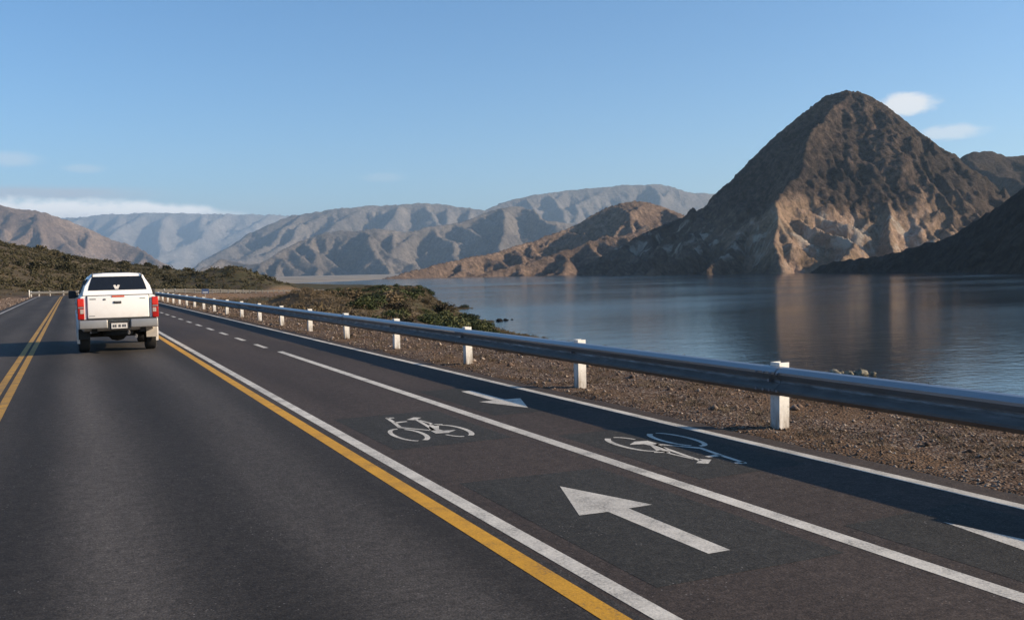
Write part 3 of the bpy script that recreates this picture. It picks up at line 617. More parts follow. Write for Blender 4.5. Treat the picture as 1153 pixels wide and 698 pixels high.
# ------------------------------------------------------------------ guard rails
m, nt, b = mat_new('galvanised_steel'); t = NT(nt); n1 = t.noise(t.pos((1, 0.15, 1)), 2.0, 4); n2 = t.noise(t.pos((3, 1, 6)), 3.0, 5, 0.65)
low_dull = t.rng(t.math('ADD', t.px(2), t.math('MULTIPLY', t.math('SUBTRACT', n2, 0.5), 0.16)), 0.55, 0.45, 0, 1, True)   # lower half darker, rougher and less metallic
t.L(t.mix(t.math('MULTIPLY', low_dull, 0.85), t.ramp(n1, [(0.3, (0.34, 0.34, 0.34)), (0.7, (0.46, 0.455, 0.45))]), t.ramp(n2, [(0.3, (0.06, 0.056, 0.048)), (0.7, (0.14, 0.13, 0.112))])), b.inputs['Base Color'])
t.L(t.rng(low_dull, 0, 1, 0.75, 0.15), b.inputs['Metallic']); t.L(t.rng(low_dull, 0, 1, 0.36, 0.75), b.inputs['Roughness']); galv = m
m, nt, b = mat_new('post_white_paint'); t = NT(nt); v = t.pos()
n1 = t.noise(v, 22, 5, 0.7); n2 = t.noise(t.pos((9, 9, 2)), 1.5, 4)
c = t.ramp(n1, [(0.30, (0.42, 0.38, 0.32)), (0.42, (0.74, 0.72, 0.66)), (0.7, (0.82, 0.80, 0.75))]); c = t.mix(t.math('MULTIPLY', t.rng(t.px(2), 0.0, 0.30, 1, 0), t.rng(n2, 0.3, 0.6)), c, (0.22, 0.17, 0.12))
t.L(c, b.inputs['Base Color']); b.inputs['Roughness'].default_value = 0.6; post_mat = m
bolt_mat = simple('steel_bolt', (0.30, 0.30, 0.31), 0.5, 0.8)
# W profile: (out towards the road, height)
WPROF = [(d_, h_ * 0.90) for d_, h_ in [(0.0, 0.0), (0.035, 0.012), (0.083, 0.055), (0.083, 0.082), (0.010, 0.145), (0.002, 0.165), (0.010, 0.185), (0.083, 0.248), (0.083, 0.275), (0.035, 0.318), (0.0, 0.330)]]
def beam(s0, s1, lat, side, z0, tilt, parent, dout=0.0):
    n = max(2, int((s1 - s0) / 2.2) + 1); S = np.linspace(s0, s1, n); rings = []
    prof = [(d, h) for d, h in WPROF]; back = [(d - 0.004, h) for d, h in prof][::-1]
    for s in S:
        r = []
        for d, h in prof + back:
            dd = (d + dout + tilt * (h - 0.165)) * side; P = on_road(s, lat - dd, z0 + h); r.append(tuple(P))
        rings.append(r)
    return MB().loft(rings).build('rail_beam', galv, parent, 0, smooth_=True, angle=R(18))
def guard_post(s, lat, side, parent, top=0.675, mat=None):
    """C-section post, its web to the road and flanges along the traffic's view"""
    P = on_road(s, lat); a = float(path(s)[2]); w, dp, th = 0.125, 0.14, 0.012
    mb = MB()
    o_ = [(0, -dp / 2), (w, -dp / 2), (w, -dp / 2 + th), (th, -dp / 2 + th), (th, dp / 2 - th), (w, dp / 2 - th), (w, dp / 2), (0, dp / 2)]
    lean = random.uniform(-0.02, 0.04)
    rings = []
    for h in (-0.25, top):
        ring = []
        for x, y in o_:
            x = x * side + lean * h; ring.append((P[0] + x * math.cos(a) + y * math.sin(a), P[1] - x * math.sin(a) + y * math.cos(a), P[2] + h))
        rings.append(ring)
    mb.loft(rings); po = mb.build('post', post_mat, parent)
    bl = MB(); q = on_road(s, lat - 0.055 * side); bl.tube([(q[0] + 0.02 * side, q[1], q[2] + 0.50), (q[0] - 0.028 * side, q[1], q[2] + 0.50)], 0.018, 8); bl.build('bolt', bolt_mat, po)
    return po
SP = 4.267; LATR = 6.52
gr = empty('guard_rail', (LATR, 0, 0)); inv = Matrix.Translation((-LATR, 0, 0))
tag(gr, 'long galvanised steel guard rail on white posts along the lake side of the cycle path', 'guard rail')
k = 0; s = 7.81 - 4 * SP
while s < 262:
    guard_post(s, LATR, 1, gr); s += SP
s = 7.81 - 4 * SP; k = 0
while s < 258:
    tl = {4: 0.0, 6: -0.10}.get(k, random.uniform(-0.10, 0.08))
    if 4 < s < 60:
        for dy in (-0.16, -0.05, 0.05, 0.16):
            for hz_ in (0.405, 0.58):
                q = on_road(s + dy, LATR - 0.10); MB().tube([(q[0] + 0.01, q[1], q[2] + hz_), (q[0] - 0.016, q[1], q[2] + hz_)], 0.014, 8).build('bolt', bolt_mat, gr)
    bo = beam(s - 0.12, min(s + 2 * SP + 0.12, 262), LATR - 0.012, 1, 0.345, tl, gr, 0.009 * (k % 4 == 0)); s += 2 * SP; k += 2
for ch in gr.children:   # keep world placement under the Empty
    ch.matrix_parent_inverse = inv
gl = empty('guard_rail', (-4.9, 128, 0)); tag(gl, 'far guard rail crossing behind the white pickup on the outside of the bend', 'guard rail')
s = 133.0
while s < 235: guard_post(s, -4.7, -1, gl); s += SP
beam(131.5, 235, -4.69, -1, 0.328, 0.0, gl)
mb = MB(); P = on_road(131.2, -4.72); mb.box(P[0] - 0.06, P[0] + 0.06, P[1] - 0.05, P[1] + 0.2, P[2] - 0.1, P[2] + 0.85); mb.build('end_terminal', post_mat, gl, 0.03)
for ch in gl.children: ch.matrix_parent_inverse = Matrix.Translation((4.9, -128, 0))

# ------------------------------------------------------------------ pickup truck (local: x right, y forward, z up, rear bumper at y = 0)
paint = simple('white_car_paint', (0.78, 0.76, 0.72), 0.35, 0, 0.05, 2.5, coat=0.4)
m, nt, b = mat_new('dusty_white_paint'); t = NT(nt); v = t.obj(); d1 = t.noise(v, 3.5, 5, 0.6); x = t.n('ShaderNodeSeparateXYZ'); t.L(t.obj(), x.inputs[0])
low = t.rng(t.math('ADD', x.outputs[2], t.math('MULTIPLY', t.math('SUBTRACT', d1, 0.5), 0.5)), 0.5, 1.15, 1, 0, True)
t.L(t.mix(t.math('MULTIPLY', low, 0.45), (0.86, 0.85, 0.82), (0.48, 0.40, 0.32)), b.inputs['Base Color']); b.inputs['Roughness'].default_value = 0.34; b.inputs['Coat Weight'].default_value = 0.35; paint = m
glass = simple('tinted_glass', (0.012, 0.013, 0.015), 0.06, 0, 0.1, 3)
black = simple('black_plastic', (0.02, 0.02, 0.021), 0.6, 0, 0.2, 8)
rubber = simple('tyre_rubber', (0.022, 0.021, 0.02), 0.85, 0, 0.25, 12, 0.004)
chrome = simple('dull_chrome', (0.36, 0.345, 0.33), 0.42, 0.6, 0.06, 2)
under = simple('dirty_underbody', (0.03, 0.026, 0.022), 0.9, 0, 0.3, 5)
red_lens = simple('red_lens', (0.36, 0.012, 0.010), 0.12, 0, 0.05, 3, coat=0.5)
brake_lens = simple('brake_lens', (0.60, 0.022, 0.014), 0.15, 0, 0.05, 3, coat=0.5)
clear_lens = simple('clear_lens', (0.42, 0.35, 0.31), 0.12, 0, 0.1, 12, coat=0.5)
stop_red = simple('stop_lamp_red', (0.70, 0.12, 0.06), 0.2, 0, 0.05, 3)
flap_mat = simple('pale_flap_rubber', (0.36, 0.33, 0.29), 0.85, 0, 0.2, 5)
alloy = simple('alloy_rim', (0.42, 0.42, 0.42), 0.35, 0.8, 0.1, 4)
plate_w = simple('plate_white', (0.62, 0.60, 0.56), 0.45, 0, 0.1, 6)
plate_d = simple('plate_ink', (0.06, 0.06, 0.065), 0.5)
badge = simple('grey_badge', (0.30, 0.29, 0.28), 0.35, 0.6)

tr = empty('pickup_truck', (0.985, 23.7, 0.0)); tag(tr, 'white double cab pickup with white rear canopy, seen from behind in the road lane', 'pickup truck')
def sym(half): return half + [(-x, z) for x, z in half[::-1]]
def ring(y, half, dy=None): return [(x, y + (dy(z) if dy else 0), z) for x, z in sym(half)]
def B(w, zb, zt, top): return [(w - 0.12, zb), (w - 0.02, zb + 0.10), (w, 0.92), (w - 0.015, zt - 0.16), (w - 0.05, zt - 0.03), (w - 0.11, zt), (0.35, zt + top)]
body = MB(); body.loft([ring(0.13, B(0.835, 0.62, 1.335, 0)), ring(0.30, B(0.86, 0.52, 1.335, 0)), ring(1.6, B(0.865, 0.45, 1.335, 0)), ring(2.6, B(0.87, 0.42, 1.325, 0)), ring(3.55, B(0.87, 0.42, 1.29, 0.03)),
    ring(4.2, B(0.865, 0.42, 1.20, 0.05)), ring(4.75, B(0.84, 0.42, 1.12, 0.05)), ring(4.98, B(0.76, 0.46, 1.02, 0.04)), ring(5.06, B(0.66, 0.52, 0.94, 0.02))])
bme = body.mesh('body'); bo = link('body', bme, paint)
cut = MB()
for yc in (1.18, 4.18): cut.lathe_x([(-1.2, 0.455), (1.2, 0.455)], 0, yc, 0.40, 32)
cme = cut.mesh('cut'); co = link('cut', cme, paint); md = bo.modifiers.new('arches', 'BOOLEAN'); md.operation = 'DIFFERENCE'; md.object = co; md.solver = 'EXACT'
bpy.context.view_layer.update(); dg = bpy.context.evaluated_depsgraph_get(); nm = bpy.data.meshes.new_from_object(bo.evaluated_get(dg))
bo.modifiers.clear(); bo.data = nm; nm.name = 'body'; bpy.data.objects.remove(co); bo.parent = tr
nm.polygons.foreach_set('use_smooth', np.ones(len(nm.polygons), dtype=bool)); nm.set_sharp_from_angle(angle=R(32))
if not nm.materials: nm.materials.append(paint)
for yc in (1.18, 4.18):
    for sx_ in (-1, 1):
        mb = MB(); rings = []
        for k in range(19):
            a = R(-20 + 220 * k / 18); rings.append([(sx_ * x, yc + r * math.cos(a), 0.40 + r * math.sin(a)) for x, r in ((0.83, 0.452), (0.89, 0.455), (0.885, 0.505), (0.83, 0.51))])
        mb.loft(rings).build('wheel_arch', paint, bo, smooth_=True, angle=R(40))
# cab
def C(wb, zb, wt_, zt): return [(wb, zb), (wb - 0.02, zb + 0.04), (wt_ + 0.05, zt - 0.10), (wt_ + 0.005, zt - 0.035), (wt_ - 0.06, zt - 0.005), (0.25, zt + 0.015)]
cab = MB(); cab.loft([ring(1.86, C(0.80, 1.32, 0.58, 1.79)), ring(2.1, C(0.81, 1.32, 0.60, 1.81)), ring(2.75, C(0.815, 1.31, 0.60, 1.80)), ring(3.05, C(0.81, 1.30, 0.585, 1.76)), ring(3.62, C(0.79, 1.27, 0.70, 1.33))])
cab.build('cab', paint, tr, smooth_=True, angle=R(35))
ws = MB(); ws.loft([[(-0.52, 3.115, 1.745), (0.52, 3.115, 1.745), (0.52, 3.09, 1.735), (-0.52, 3.09, 1.735)], [(-0.66, 3.595, 1.375), (0.66, 3.595, 1.375), (0.66, 3.57, 1.365), (-0.66, 3.57, 1.365)]]); ws.build('windscreen', glass, tr)
for sx_ in (-1, 1):
    for y0, y1, y1t in ((1.98, 2.52, 2.50), (2.60, 3.42, 3.02)):
        g = MB(); q = [(sx_ * (0.795 + 0.012), y0, 1.37), (sx_ * (0.795 + 0.012), y1, 1.36), (sx_ * (0.665 + 0.012), y1t, 1.68), (sx_ * (0.665 + 0.012), y0 + 0.04, 1.69)]
        g.loft([q, [(x - sx_ * 0.02, y, z) for x, y, z in q]]).build('side_window', glass, tr)
    for y0, y1 in ((1.92, 2.55), (2.58, 3.5)):
        d = MB().box(sx_ * 0.862, sx_ * 0.874, y0, y1, 0.56, 1.24).build('door', paint, tr, 0.006); MB().box(sx_ * 0.874, sx_ * 0.90, y0 + 0.06, y0 + 0.24, 1.12, 1.155).build('handle', chrome, d, 0.006)
    mi = MB().box(sx_ * 0.86, sx_ * 1.04, 3.18, 3.30, 1.24, 1.43).build('mirror', black, tr, 0.03); MB().box(sx_ * 0.77, sx_ * 0.87, 3.22, 3.27, 1.27, 1.32).build('mirror_arm', black, mi)
    MB().box(sx_ * 0.56, sx_ * 0.80, 4.72, 5.04, 0.86, 1.03).build('headlight', clear_lens, tr, 0.03)
MB().box(-0.54, 0.54, 5.0, 5.085, 0.74, 0.98).build('grille', black, tr, 0.02); MB().box(-0.84, 0.84, 4.86, 5.14, 0.42, 0.68).build('front_bumper', paint, tr, 0.05)
# canopy over the bed
sl = lambda z: (z - 1.33) * 0.28
def K(wb, wt_, zt): return [(wb, 1.337), (wb - 0.008, 1.40), (wb - 0.05, 1.55), (wt_ + 0.055, zt - 0.13), (wt_ + 0.015, zt - 0.045), (wt_ - 0.04, zt - 0.008), (0.25, zt + 0.012)]
can = MB(); can.loft([ring(0.165, K(0.735, 0.535, 1.815), sl), ring(0.20, K(0.75, 0.55, 1.832), sl), ring(0.9, K(0.755, 0.565, 1.842)), ring(1.80, K(0.76, 0.565, 1.825))])
cano = can.build('canopy', paint, tr, smooth_=True, angle=R(38))
MB().box(-0.745, 0.745, 0.155, 1.8, 1.332, 1.345).build('seam', black, cano)
def onrear(x, z, out): return (x, 0.165 + sl(z) - out, z)
def panel(pts, out0, out1, name, mat, parent): return MB().loft([[onrear(x, z, out0) for x, z in pts], [onrear(x, z, out1) for x, z in pts]]).build(name, mat, parent)
rw = panel([(-0.625, 1.455), (0.625, 1.455), (0.60, 1.56), (0.545, 1.72), (0.515, 1.765), (-0.515, 1.765), (-0.545, 1.72), (-0.60, 1.56)], -0.01, 0.008, 'rear_window', glass, tr)
panel([(-0.09, 1.56), (-0.055, 1.475), (0.015, 1.475), (0.05, 1.56), (0.01, 1.575), (-0.02, 1.535), (-0.05, 1.575)], 0.009, 0.012, 'window_sticker', plate_w, rw)
for sx_ in (-1, 1): MB().tube([(sx_ * 0.525, 0.26, 1.755), (sx_ * 0.52, 0.30, 1.86)], 0.013).build('strut', black, cano)
for sx_ in (-1, 1):
    g = MB(); q = [(sx_ * 0.722, 0.45, 1.46), (sx_ * 0.727, 1.65, 1.46), (sx_ * 0.645, 1.6, 1.70), (sx_ * 0.64, 0.5, 1.71)]; g.loft([[(x + sx_ * 0.006, y, z) for x, y, z in q], [(x - sx_ * 0.03, y, z) for x, y, z in q]]).build('side_window', glass, cano)
# tailgate
MB().box(-0.668, 0.668, 0.116, 0.129, 0.80, 1.334).build('panel_gap', black, tr)
tg = MB().box(-0.655, 0.655, 0.095, 0.15, 0.815, 1.325).build('tailgate', paint, tr, 0.022, 3, True, R(40))
MB().box(-0.135, 0.135, 0.082, 0.098, 1.292, 1.328).build('stop_lamp', stop_red, tr, 0.006)
hb = MB().box(-0.105, 0.065, 0.078, 0.10, 1.145, 1.20).build('tailgate_handle', black, tg, 0.012); MB().box(-0.08, 0.04, 0.066, 0.079, 1.178, 1.195).build('latch', badge, hb, 0.003)
em = MB(); em.loft([[(-0.29 + rr * 0.034 * math.cos(2 * math.pi * k / 16), yy, 1.245 + rr * 0.024 * math.sin(2 * math.pi * k / 16)) for k in range(16)] for rr, yy in ((1, 0.096), (1, 0.088), (0.75, 0.086))]); em.build('emblem', badge, tg)
for x0, x1, z0, z1 in ((-0.60, -0.47, 1.245, 1.268), (-0.62, -0.50, 0.865, 0.882), (0.46, 0.58, 1.245, 1.262)): MB().box(x0, x1, 0.0905, 0.0955, z0, z1).build('badge', badge, tg)
for sx_ in (-1, 1):
    tl = MB().box(sx_ * 0.718, sx_ * 0.862, 0.085, 0.30, 0.80, 1.28).build('taillight', red_lens, tr, 0.025, 3, True, R(40))
    MB().box(sx_ * 0.73, sx_ * 0.81, 0.078, 0.10, 0.93, 1.03).build('reversing_lens', clear_lens, tl, 0.01); MB().box(sx_ * 0.724, sx_ * 0.856, 0.076, 0.10, 1.10, 1.262).build('brake_lens', brake_lens, tl, 0.012)
    MB().box(sx_ * 0.728, sx_ * 0.848, 0.074, 0.10, 1.055, 1.085).build('lens_divider', badge, tl, 0.004)
# rear bumper with a stepped dark centre
bu = MB().box(-0.84, -0.24, 0.0, 0.16, 0.585, 0.785); bu.box(0.24, 0.84, 0.0, 0.16, 0.585, 0.785); bu.box(-0.24, 0.24, 0.05, 0.16, 0.56, 0.74); bu = bu.build('rear_bumper', chrome, tr, 0.028, 3, True, R(40))
MB().box(-0.80, 0.80, 0.01, 0.17, 0.785, 0.80).build('step_pad', black, bu); MB().box(-0.245, 0.245, 0.03, 0.055, 0.555, 0.75).build('plate_recess', black, bu, 0.01)
lp = MB().box(-0.17, 0.17, 0.012, 0.026, 0.575, 0.70).build('licence_plate', plate_w, tr, 0.004)
for x0, w_ in ((-0.14, 0.035), (-0.095, 0.035), (-0.02, 0.05), (0.06, 0.035), (0.105, 0.035)): MB().box(x0, x0 + w_, 0.009, 0.0125, 0.605, 0.665).build('character', plate_d, lp)
# running gear
def wheel(x, y, sgn):
    w = empty('wheel', (0, 0, 0)); w.parent = tr
    MB().lathe_x([(-0.125, 0.235), (-0.125, 0.345), (-0.10, 0.378), (-0.04, 0.385), (0.04, 0.385), (0.10, 0.378), (0.125, 0.345), (0.125, 0.235)], x, y, 0.385, 36).build('tyre', rubber, w, smooth_=True, angle=R(40))
    r = MB().lathe_x([(sgn * -0.10, 0.236), (sgn * 0.105, 0.236), (sgn * 0.10, 0.20), (sgn * 0.06, 0.17), (sgn * 0.075, 0.06), (sgn * 0.085, 0.03)], x, y, 0.385, 24)
    for k in range(6):
        a = 2 * math.pi * k / 6; r.tube([(x + sgn * 0.09, y + 0.04 * math.cos(a), 0.385 + 0.04 * math.sin(a)), (x + sgn * 0.092, y + 0.21 * math.cos(a), 0.385 + 0.21 * math.sin(a))], 0.022, 6)
    r.build('rim', alloy, w, smooth_=True, angle=R(40))
for y in (1.18, 4.18):
    for s_ in (-1, 1): wheel(s_ * 0.735, y, s_)
ch = MB(); ch.box(-0.58, -0.46, 0.2, 4.7, 0.48, 0.60); ch.box(0.46, 0.58, 0.2, 4.7, 0.48, 0.60); ch.box(-0.56, 0.56, 0.35, 4.6, 0.60, 0.72); ch.build('chassis', under, tr)
ax = MB(); ax.tube([(-0.62, 1.18, 0.385), (-0.2, 1.18, 0.385), (-0.12, 1.18, 0.37), (0, 1.18, 0.37), (0.12, 1.18, 0.37), (0.2, 1.18, 0.385), (0.62, 1.18, 0.385)], [0.045, 0.05, 0.11, 0.14, 0.11, 0.05, 0.045], 12); ax.build('rear_axle', under, tr)
sw = MB(); sw.loft([[(0.33 * math.cos(2 * math.pi * k / 24) * f, 0.62 + 0.33 * math.sin(2 * math.pi * k / 24) * f, z) for k in range(24)] for f, z in ((0.9, 0.40), (1, 0.44), (1, 0.54), (0.9, 0.57))]); sw.build('spare_wheel', rubber, tr)
MB().tube([(0.36, 0.30, 0.40), (0.36, 0.12, 0.385), (0.35, -0.02, 0.37)], 0.032, 10).build('exhaust', badge, tr)
MB().tube([(0.20, 0.10, 0.50), (0.20, -0.02, 0.46)], 0.03, 8).build('tow_hook', badge, tr)
for s_, mm in ((-1, rubber), (1, flap_mat)): MB().box(s_ * 0.61, s_ * 0.855, 0.62, 0.635, 0.32, 0.56).build('mud_flap', mm, tr, 0.004)  # same flaps: shade painted into the left's colour, light into the right's
MB().box(0.02, 0.38, 3.55, 3.57, 0.22, 0.40).build('mud_flap', flap_mat, tr, 0.004)
MB().box(-0.5, 0.5, 1.9, 3.4, 0.34, 0.48).build('gearbox', under, tr, 0.05)

# ------------------------------------------------------------------ vegetation and stones
def foliage(name, dark, mid, light, scale=2.0):
    m, nt, b = mat_new(name); t = NT(nt); oi = t.n('ShaderNodeObjectInfo'); n = t.noise(t.pos(), scale, 4, 0.7)
    f = t.math('ADD', t.math('MULTIPLY', n, 0.62), t.math('MULTIPLY', oi.outputs['Random'], 0.38))
    t.L(t.ramp(f, [(0.32, dark), (0.52, mid), (0.72, light)]), b.inputs['Base Color']); b.inputs['Roughness'].default_value = 0.8; b.inputs['Specular IOR Level'].default_value = 0.2
    return m
scrub_mat = foliage('scrub_leaves', (0.028, 0.027, 0.014), (0.055, 0.050, 0.026), (0.11, 0.09, 0.05), 0.35)
bush_mat = foliage('bush_leaves', (0.024, 0.034, 0.012), (0.050, 0.062, 0.022), (0.105, 0.108, 0.046), 0.5)
brown_bush_mat = foliage('brown_bush_leaves', (0.040, 0.032, 0.018), (0.085, 0.065, 0.036), (0.16, 0.12, 0.07), 0.5)
dry_mat = foliage('dry_grass', (0.09, 0.065, 0.038), (0.16, 0.12, 0.072), (0.27, 0.21, 0.13), 3.0)
stem_mat = simple('woody_stem', (0.07, 0.05, 0.035), 0.9)

def leaf_cloud(cen, rad, per, size, g, flat_=0.75, clumps=7):
    """small crossed leaf faces in clumps filling each (centre, radius) crown"""
    cen = np.asarray(cen, float).reshape(-1, 3); rad = np.asarray(rad, float).reshape(-1); N = len(cen)
    cd = g.normal(size=(N, clumps, 3)); cd /= np.linalg.norm(cd, axis=2, keepdims=True); cd *= (0.35 + 0.45 * g.random((N, clumps, 1)))
    cd[..., 2] = np.abs(cd[..., 2]) * flat_ + 0.10
    cr = 0.28 + 0.26 * g.random((N, clumps))
    which = g.integers(0, clumps, (N, per)); i = np.arange(N)[:, None]
    d = g.normal(size=(N, per, 3)); d /= np.linalg.norm(d, axis=2, keepdims=True); d *= g.random((N, per, 1)) ** 0.4
    pos = cd[i, which] + d * cr[i, which][..., None]; pos[..., 2] = np.maximum(pos[..., 2], 0.0)
    pos = cen[:, None] + pos * rad[:, None, None]
    P = pos.reshape(-1, 3); sz = (np.repeat(rad, per) ** 0.6 * size * (0.5 + g.random(N * per)))[:, None]
    a = g.normal(size=P.shape); a /= np.linalg.norm(a, axis=1, keepdims=True); c = g.normal(size=P.shape); c -= a * (a * c).sum(1, keepdims=True); c /= np.linalg.norm(c, axis=1, keepdims=True)
    V = np.stack([P - a * sz, P - c * sz * 0.45, P + a * sz, P + c * sz * 0.45], 1).reshape(-1, 3)
    return V, np.arange(len(V)).reshape(-1, 4)

def bush_mesh(name, r, per, size, seed, clumps=9, flat_=0.75):
    g = np.random.default_rng(seed); V, F = leaf_cloud([(0, 0, 0)], [r], per, size, g, flat_, clumps)
    nst = 6; sv = []; sf = []
    for k in range(nst):
        a = g.random() * 6.28; l = r * (0.5 + 0.4 * g.random()); d = np.array([math.cos(a) * l * 0.7, math.sin(a) * l * 0.7, l * 0.8]); n = np.array([-math.sin(a), math.cos(a), 0]) * r * 0.025
        b0 = len(V) + len(sv); sv += [(-n).tolist(), n.tolist(), (d + n * 0.3).tolist(), (d - n * 0.3).tolist()]; sf.append([b0, b0 + 1, b0 + 2, b0 + 3])
    return mesh_np(name, np.concatenate([V, np.array(sv)]), np.concatenate([F, np.array(sf)]))

def zat(x, y): return ground_z(np.atleast_1d(np.asarray(x, float)), np.atleast_1d(np.asarray(y, float)))
# scrub on the left hillside: the big bushes one by one, the small stuff as ground cover
g = np.random.default_rng(5)
scrub_meshes = [bush_mesh('scrub_bush', 1.0, 420, 0.16, 100 + k, 8, 0.8) for k in range(5)]
for q in scrub_meshes: q.materials.append(scrub_mat)
cand = np.stack([g.uniform(-80, 62, 9000), g.uniform(70, 400, 9000)], 1); la, st_ = road_coord(cand[:, 0], cand[:, 1])
az = np.degrees(np.arctan2(cand[:, 0], cand[:, 1])); dens = fbm(cand[:, 0] / 22, cand[:, 1] / 22, 321, 3)
ok = (la < -8.5) & (az > -14) & (az < 12) & (dens + 0.75 * g.random(9000) > 0.05)
cand = cand[ok]; az = az[ok]; order = np.argsort(-(g.random(len(cand)) + 0.4 * (az < 8) + 0.3 * (np.hypot(*cand.T) > 190)))
big, small = cand[order[:240]], cand[order[240:5600]]
zb = zat(big[:, 0], big[:, 1])
for k, ((x, y), z) in enumerate(zip(big, zb)):
    o = bpy.data.objects.new('scrub_bush', scrub_meshes[k % 5]); COL.objects.link(o); s_ = 0.9 + 1.5 * g.random() ** 1.6
    o.location = (x, y, z - 0.1); o.scale = (s_ * g.uniform(0.9, 1.3), s_ * g.uniform(0.9, 1.3), s_ * g.uniform(0.75, 1.05)); o.rotation_euler = (0, 0, g.random() * 6.28)
    tag(o, 'dark olive scrub bush growing on the left hillside behind the pickup', 'bush', 'scrub bushes on the left hillside')
zs = zat(small[:, 0], small[:, 1]); V, F = leaf_cloud(np.c_[small, zs - 0.05], 0.4 + 0.95 * g.random(len(small)) ** 1.3, 64, 0.19, g, 0.7, 5)
tag(link('hillside_undergrowth', mesh_np('hillside_undergrowth', V, F), scrub_mat), 'low brown and olive undergrowth covering the left hillside', 'undergrowth', kind='stuff')
# tawny dry tufts between the bushes
c2 = np.stack([g.uniform(-75, 45, 5200), g.uniform(50, 300, 5200)], 1); la, st_ = road_coord(c2[:, 0], c2[:, 1]); c2 = c2[(la < -6.8)][:3200]
V, F = leaf_cloud(np.c_[c2, zat(c2[:, 0], c2[:, 1])], 0.2 + 0.35 * g.random(len(c2)), 24, 0.16, g, 0.7, 4)
tag(link('dry_hillside_grass', mesh_np('dry_hillside_grass', V, F), dry_mat), 'tawny dry grass tufts scattered over the left hillside', 'dry grass', kind='stuff')

# green bushes on the lakeside point
lake_meshes = [bush_mesh('lakeside_bush', 1.0, 1300, 0.085, 200 + k, 10, 0.85) for k in range(4)]
for k, q in enumerate(lake_meshes): q.materials.append(brown_bush_mat if k == 3 else bush_mat)
pts = []
for _ in range(4000):
    y = g.uniform(62, 300); x = g.uniform(16, 125); bk = np.interp(y, BK_Y, BK_X); sh = np.interp(y, SH_Y, SH_X); a = math.degrees(math.atan2(x, y))
    if x > sh - 2 or a < 13.6 or a > 23.2: continue
    if a < 15.8 and y < 116: continue
    if any((x - q[0]) ** 2 + (y - q[1]) ** 2 < (2.3 + 0.010 * y) ** 2 for q in pts): continue
    pts.append((x, y))
    if len(pts) >= 240: break
zb = zat([q[0] for q in pts], [q[1] for q in pts])
for k, ((x, y), z) in enumerate(zip(pts, zb)):
    o = bpy.data.objects.new('lakeside_bush', lake_meshes[k % 4]); COL.objects.link(o)
    s_ = (0.75 + 1.25 * g.random() ** 1.8) * (1.0 if y < 150 else 0.8); o.location = (x, y, z - 0.15); o.scale = (s_ * 1.25, s_ * 1.25, s_ * g.uniform(0.7, 1.0)); o.rotation_euler = (0, 0, g.random() * 6.28)
    tag(o, 'brown dry bush among green ones on the low lakeside point' if k % 4 == 3 else 'green bush on the low lakeside point beyond the guard rail', 'bush', 'dry bushes on the lakeside point' if k % 4 == 3 else 'green bushes on the lakeside point')
# low cover on the bank and point
c3 = np.stack([g.uniform(9, 120, 19000), g.uniform(30, 320, 19000)], 1); shx = np.interp(c3[:, 1], SH_Y, SH_X); a = np.degrees(np.arctan2(c3[:, 0], c3[:, 1])); c3 = c3[(c3[:, 0] < shx - 0.5) & ((a < 26) | (g.random(19000) < 0.5)) & ((a > 12) | (g.random(19000) < 0.25)) & (road_coord(c3[:, 0], c3[:, 1])[0] > 9)][:7800]
V, F = leaf_cloud(np.c_[c3, zat(c3[:, 0], c3[:, 1])], 0.25 + 0.5 * g.random(len(c3)) ** 2, 70, 0.10, g, 0.6, 5)
tag(link('lakeside_undergrowth', mesh_np('lakeside_undergrowth', V, F), brown_bush_mat), 'low brown undergrowth covering the lakeside point', 'undergrowth', kind='stuff')
c4 = np.stack([g.uniform(14, 34, 900), g.uniform(92, 120, 900)], 1)
V, F = leaf_cloud(np.c_[c4, zat(c4[:, 0], c4[:, 1])], 0.2 + 0.35 * g.random(len(c4)), 46, 0.10, g, 0.8, 4)
tag(link('dry_mound_grass', mesh_np('dry_mound_grass', V, F), dry_mat), 'straw coloured dry grass on the brown mound behind the guard rail', 'dry grass', kind='stuff')

# gravel and dry grass along the guard rail
def stones(n, xr, yr, sz, seed, name, mat, label):
    g = np.random.default_rng(seed); u = g.random(n); y = yr[0] * (yr[1] / yr[0]) ** u; x = xr[0] + (xr[1] - xr[0]) * g.random(n)
    s = sz[0] * (sz[1] / sz[0]) ** (g.random(n) ** 2.2) * (0.8 + y / 22); z = ground_z(x, y)
    base = np.array([(1, 0, 0), (0.3, 0.95, 0), (-0.8, 0.6, 0), (-0.8, -0.6, 0), (0.3, -0.95, 0), (0.1, 0.1, 0.75), (0, 0, -0.6)])
    V = base[None] * (0.65 + 0.7 * g.random((n, 7, 3))); th = g.random(n) * 6.28; c, s2 = np.cos(th)[:, None], np.sin(th)[:, None]
    V = np.stack([V[..., 0] * c - V[..., 1] * s2, V[..., 0] * s2 + V[..., 1] * c, V[..., 2]], -1) * s[:, None, None]; V = V + np.stack([x, y, z + s * 0.2], -1)[:, None]
    f = [(k, (k + 1) % 5, 5) for k in range(5)] + [((k + 1) % 5, k, 6) for k in range(5)]
    F = (np.arange(n)[:, None, None] * 7 + np.array(f)[None]).reshape(-1, 3)
    return tag(link(name, mesh_np(name, V.reshape(-1, 3), F), mat), label, 'gravel', kind='stuff')
m, nt, b = mat_new('loose_stone'); t = NT(nt); ce_ = t.n('ShaderNodeTexVoronoi'); t.L(t.pos(), ce_.inputs['Vector']); ce_.inputs['Scale'].default_value = 14; sp_ = t.n('ShaderNodeSeparateXYZ'); t.L(ce_.outputs['Color'], sp_.inputs[0])
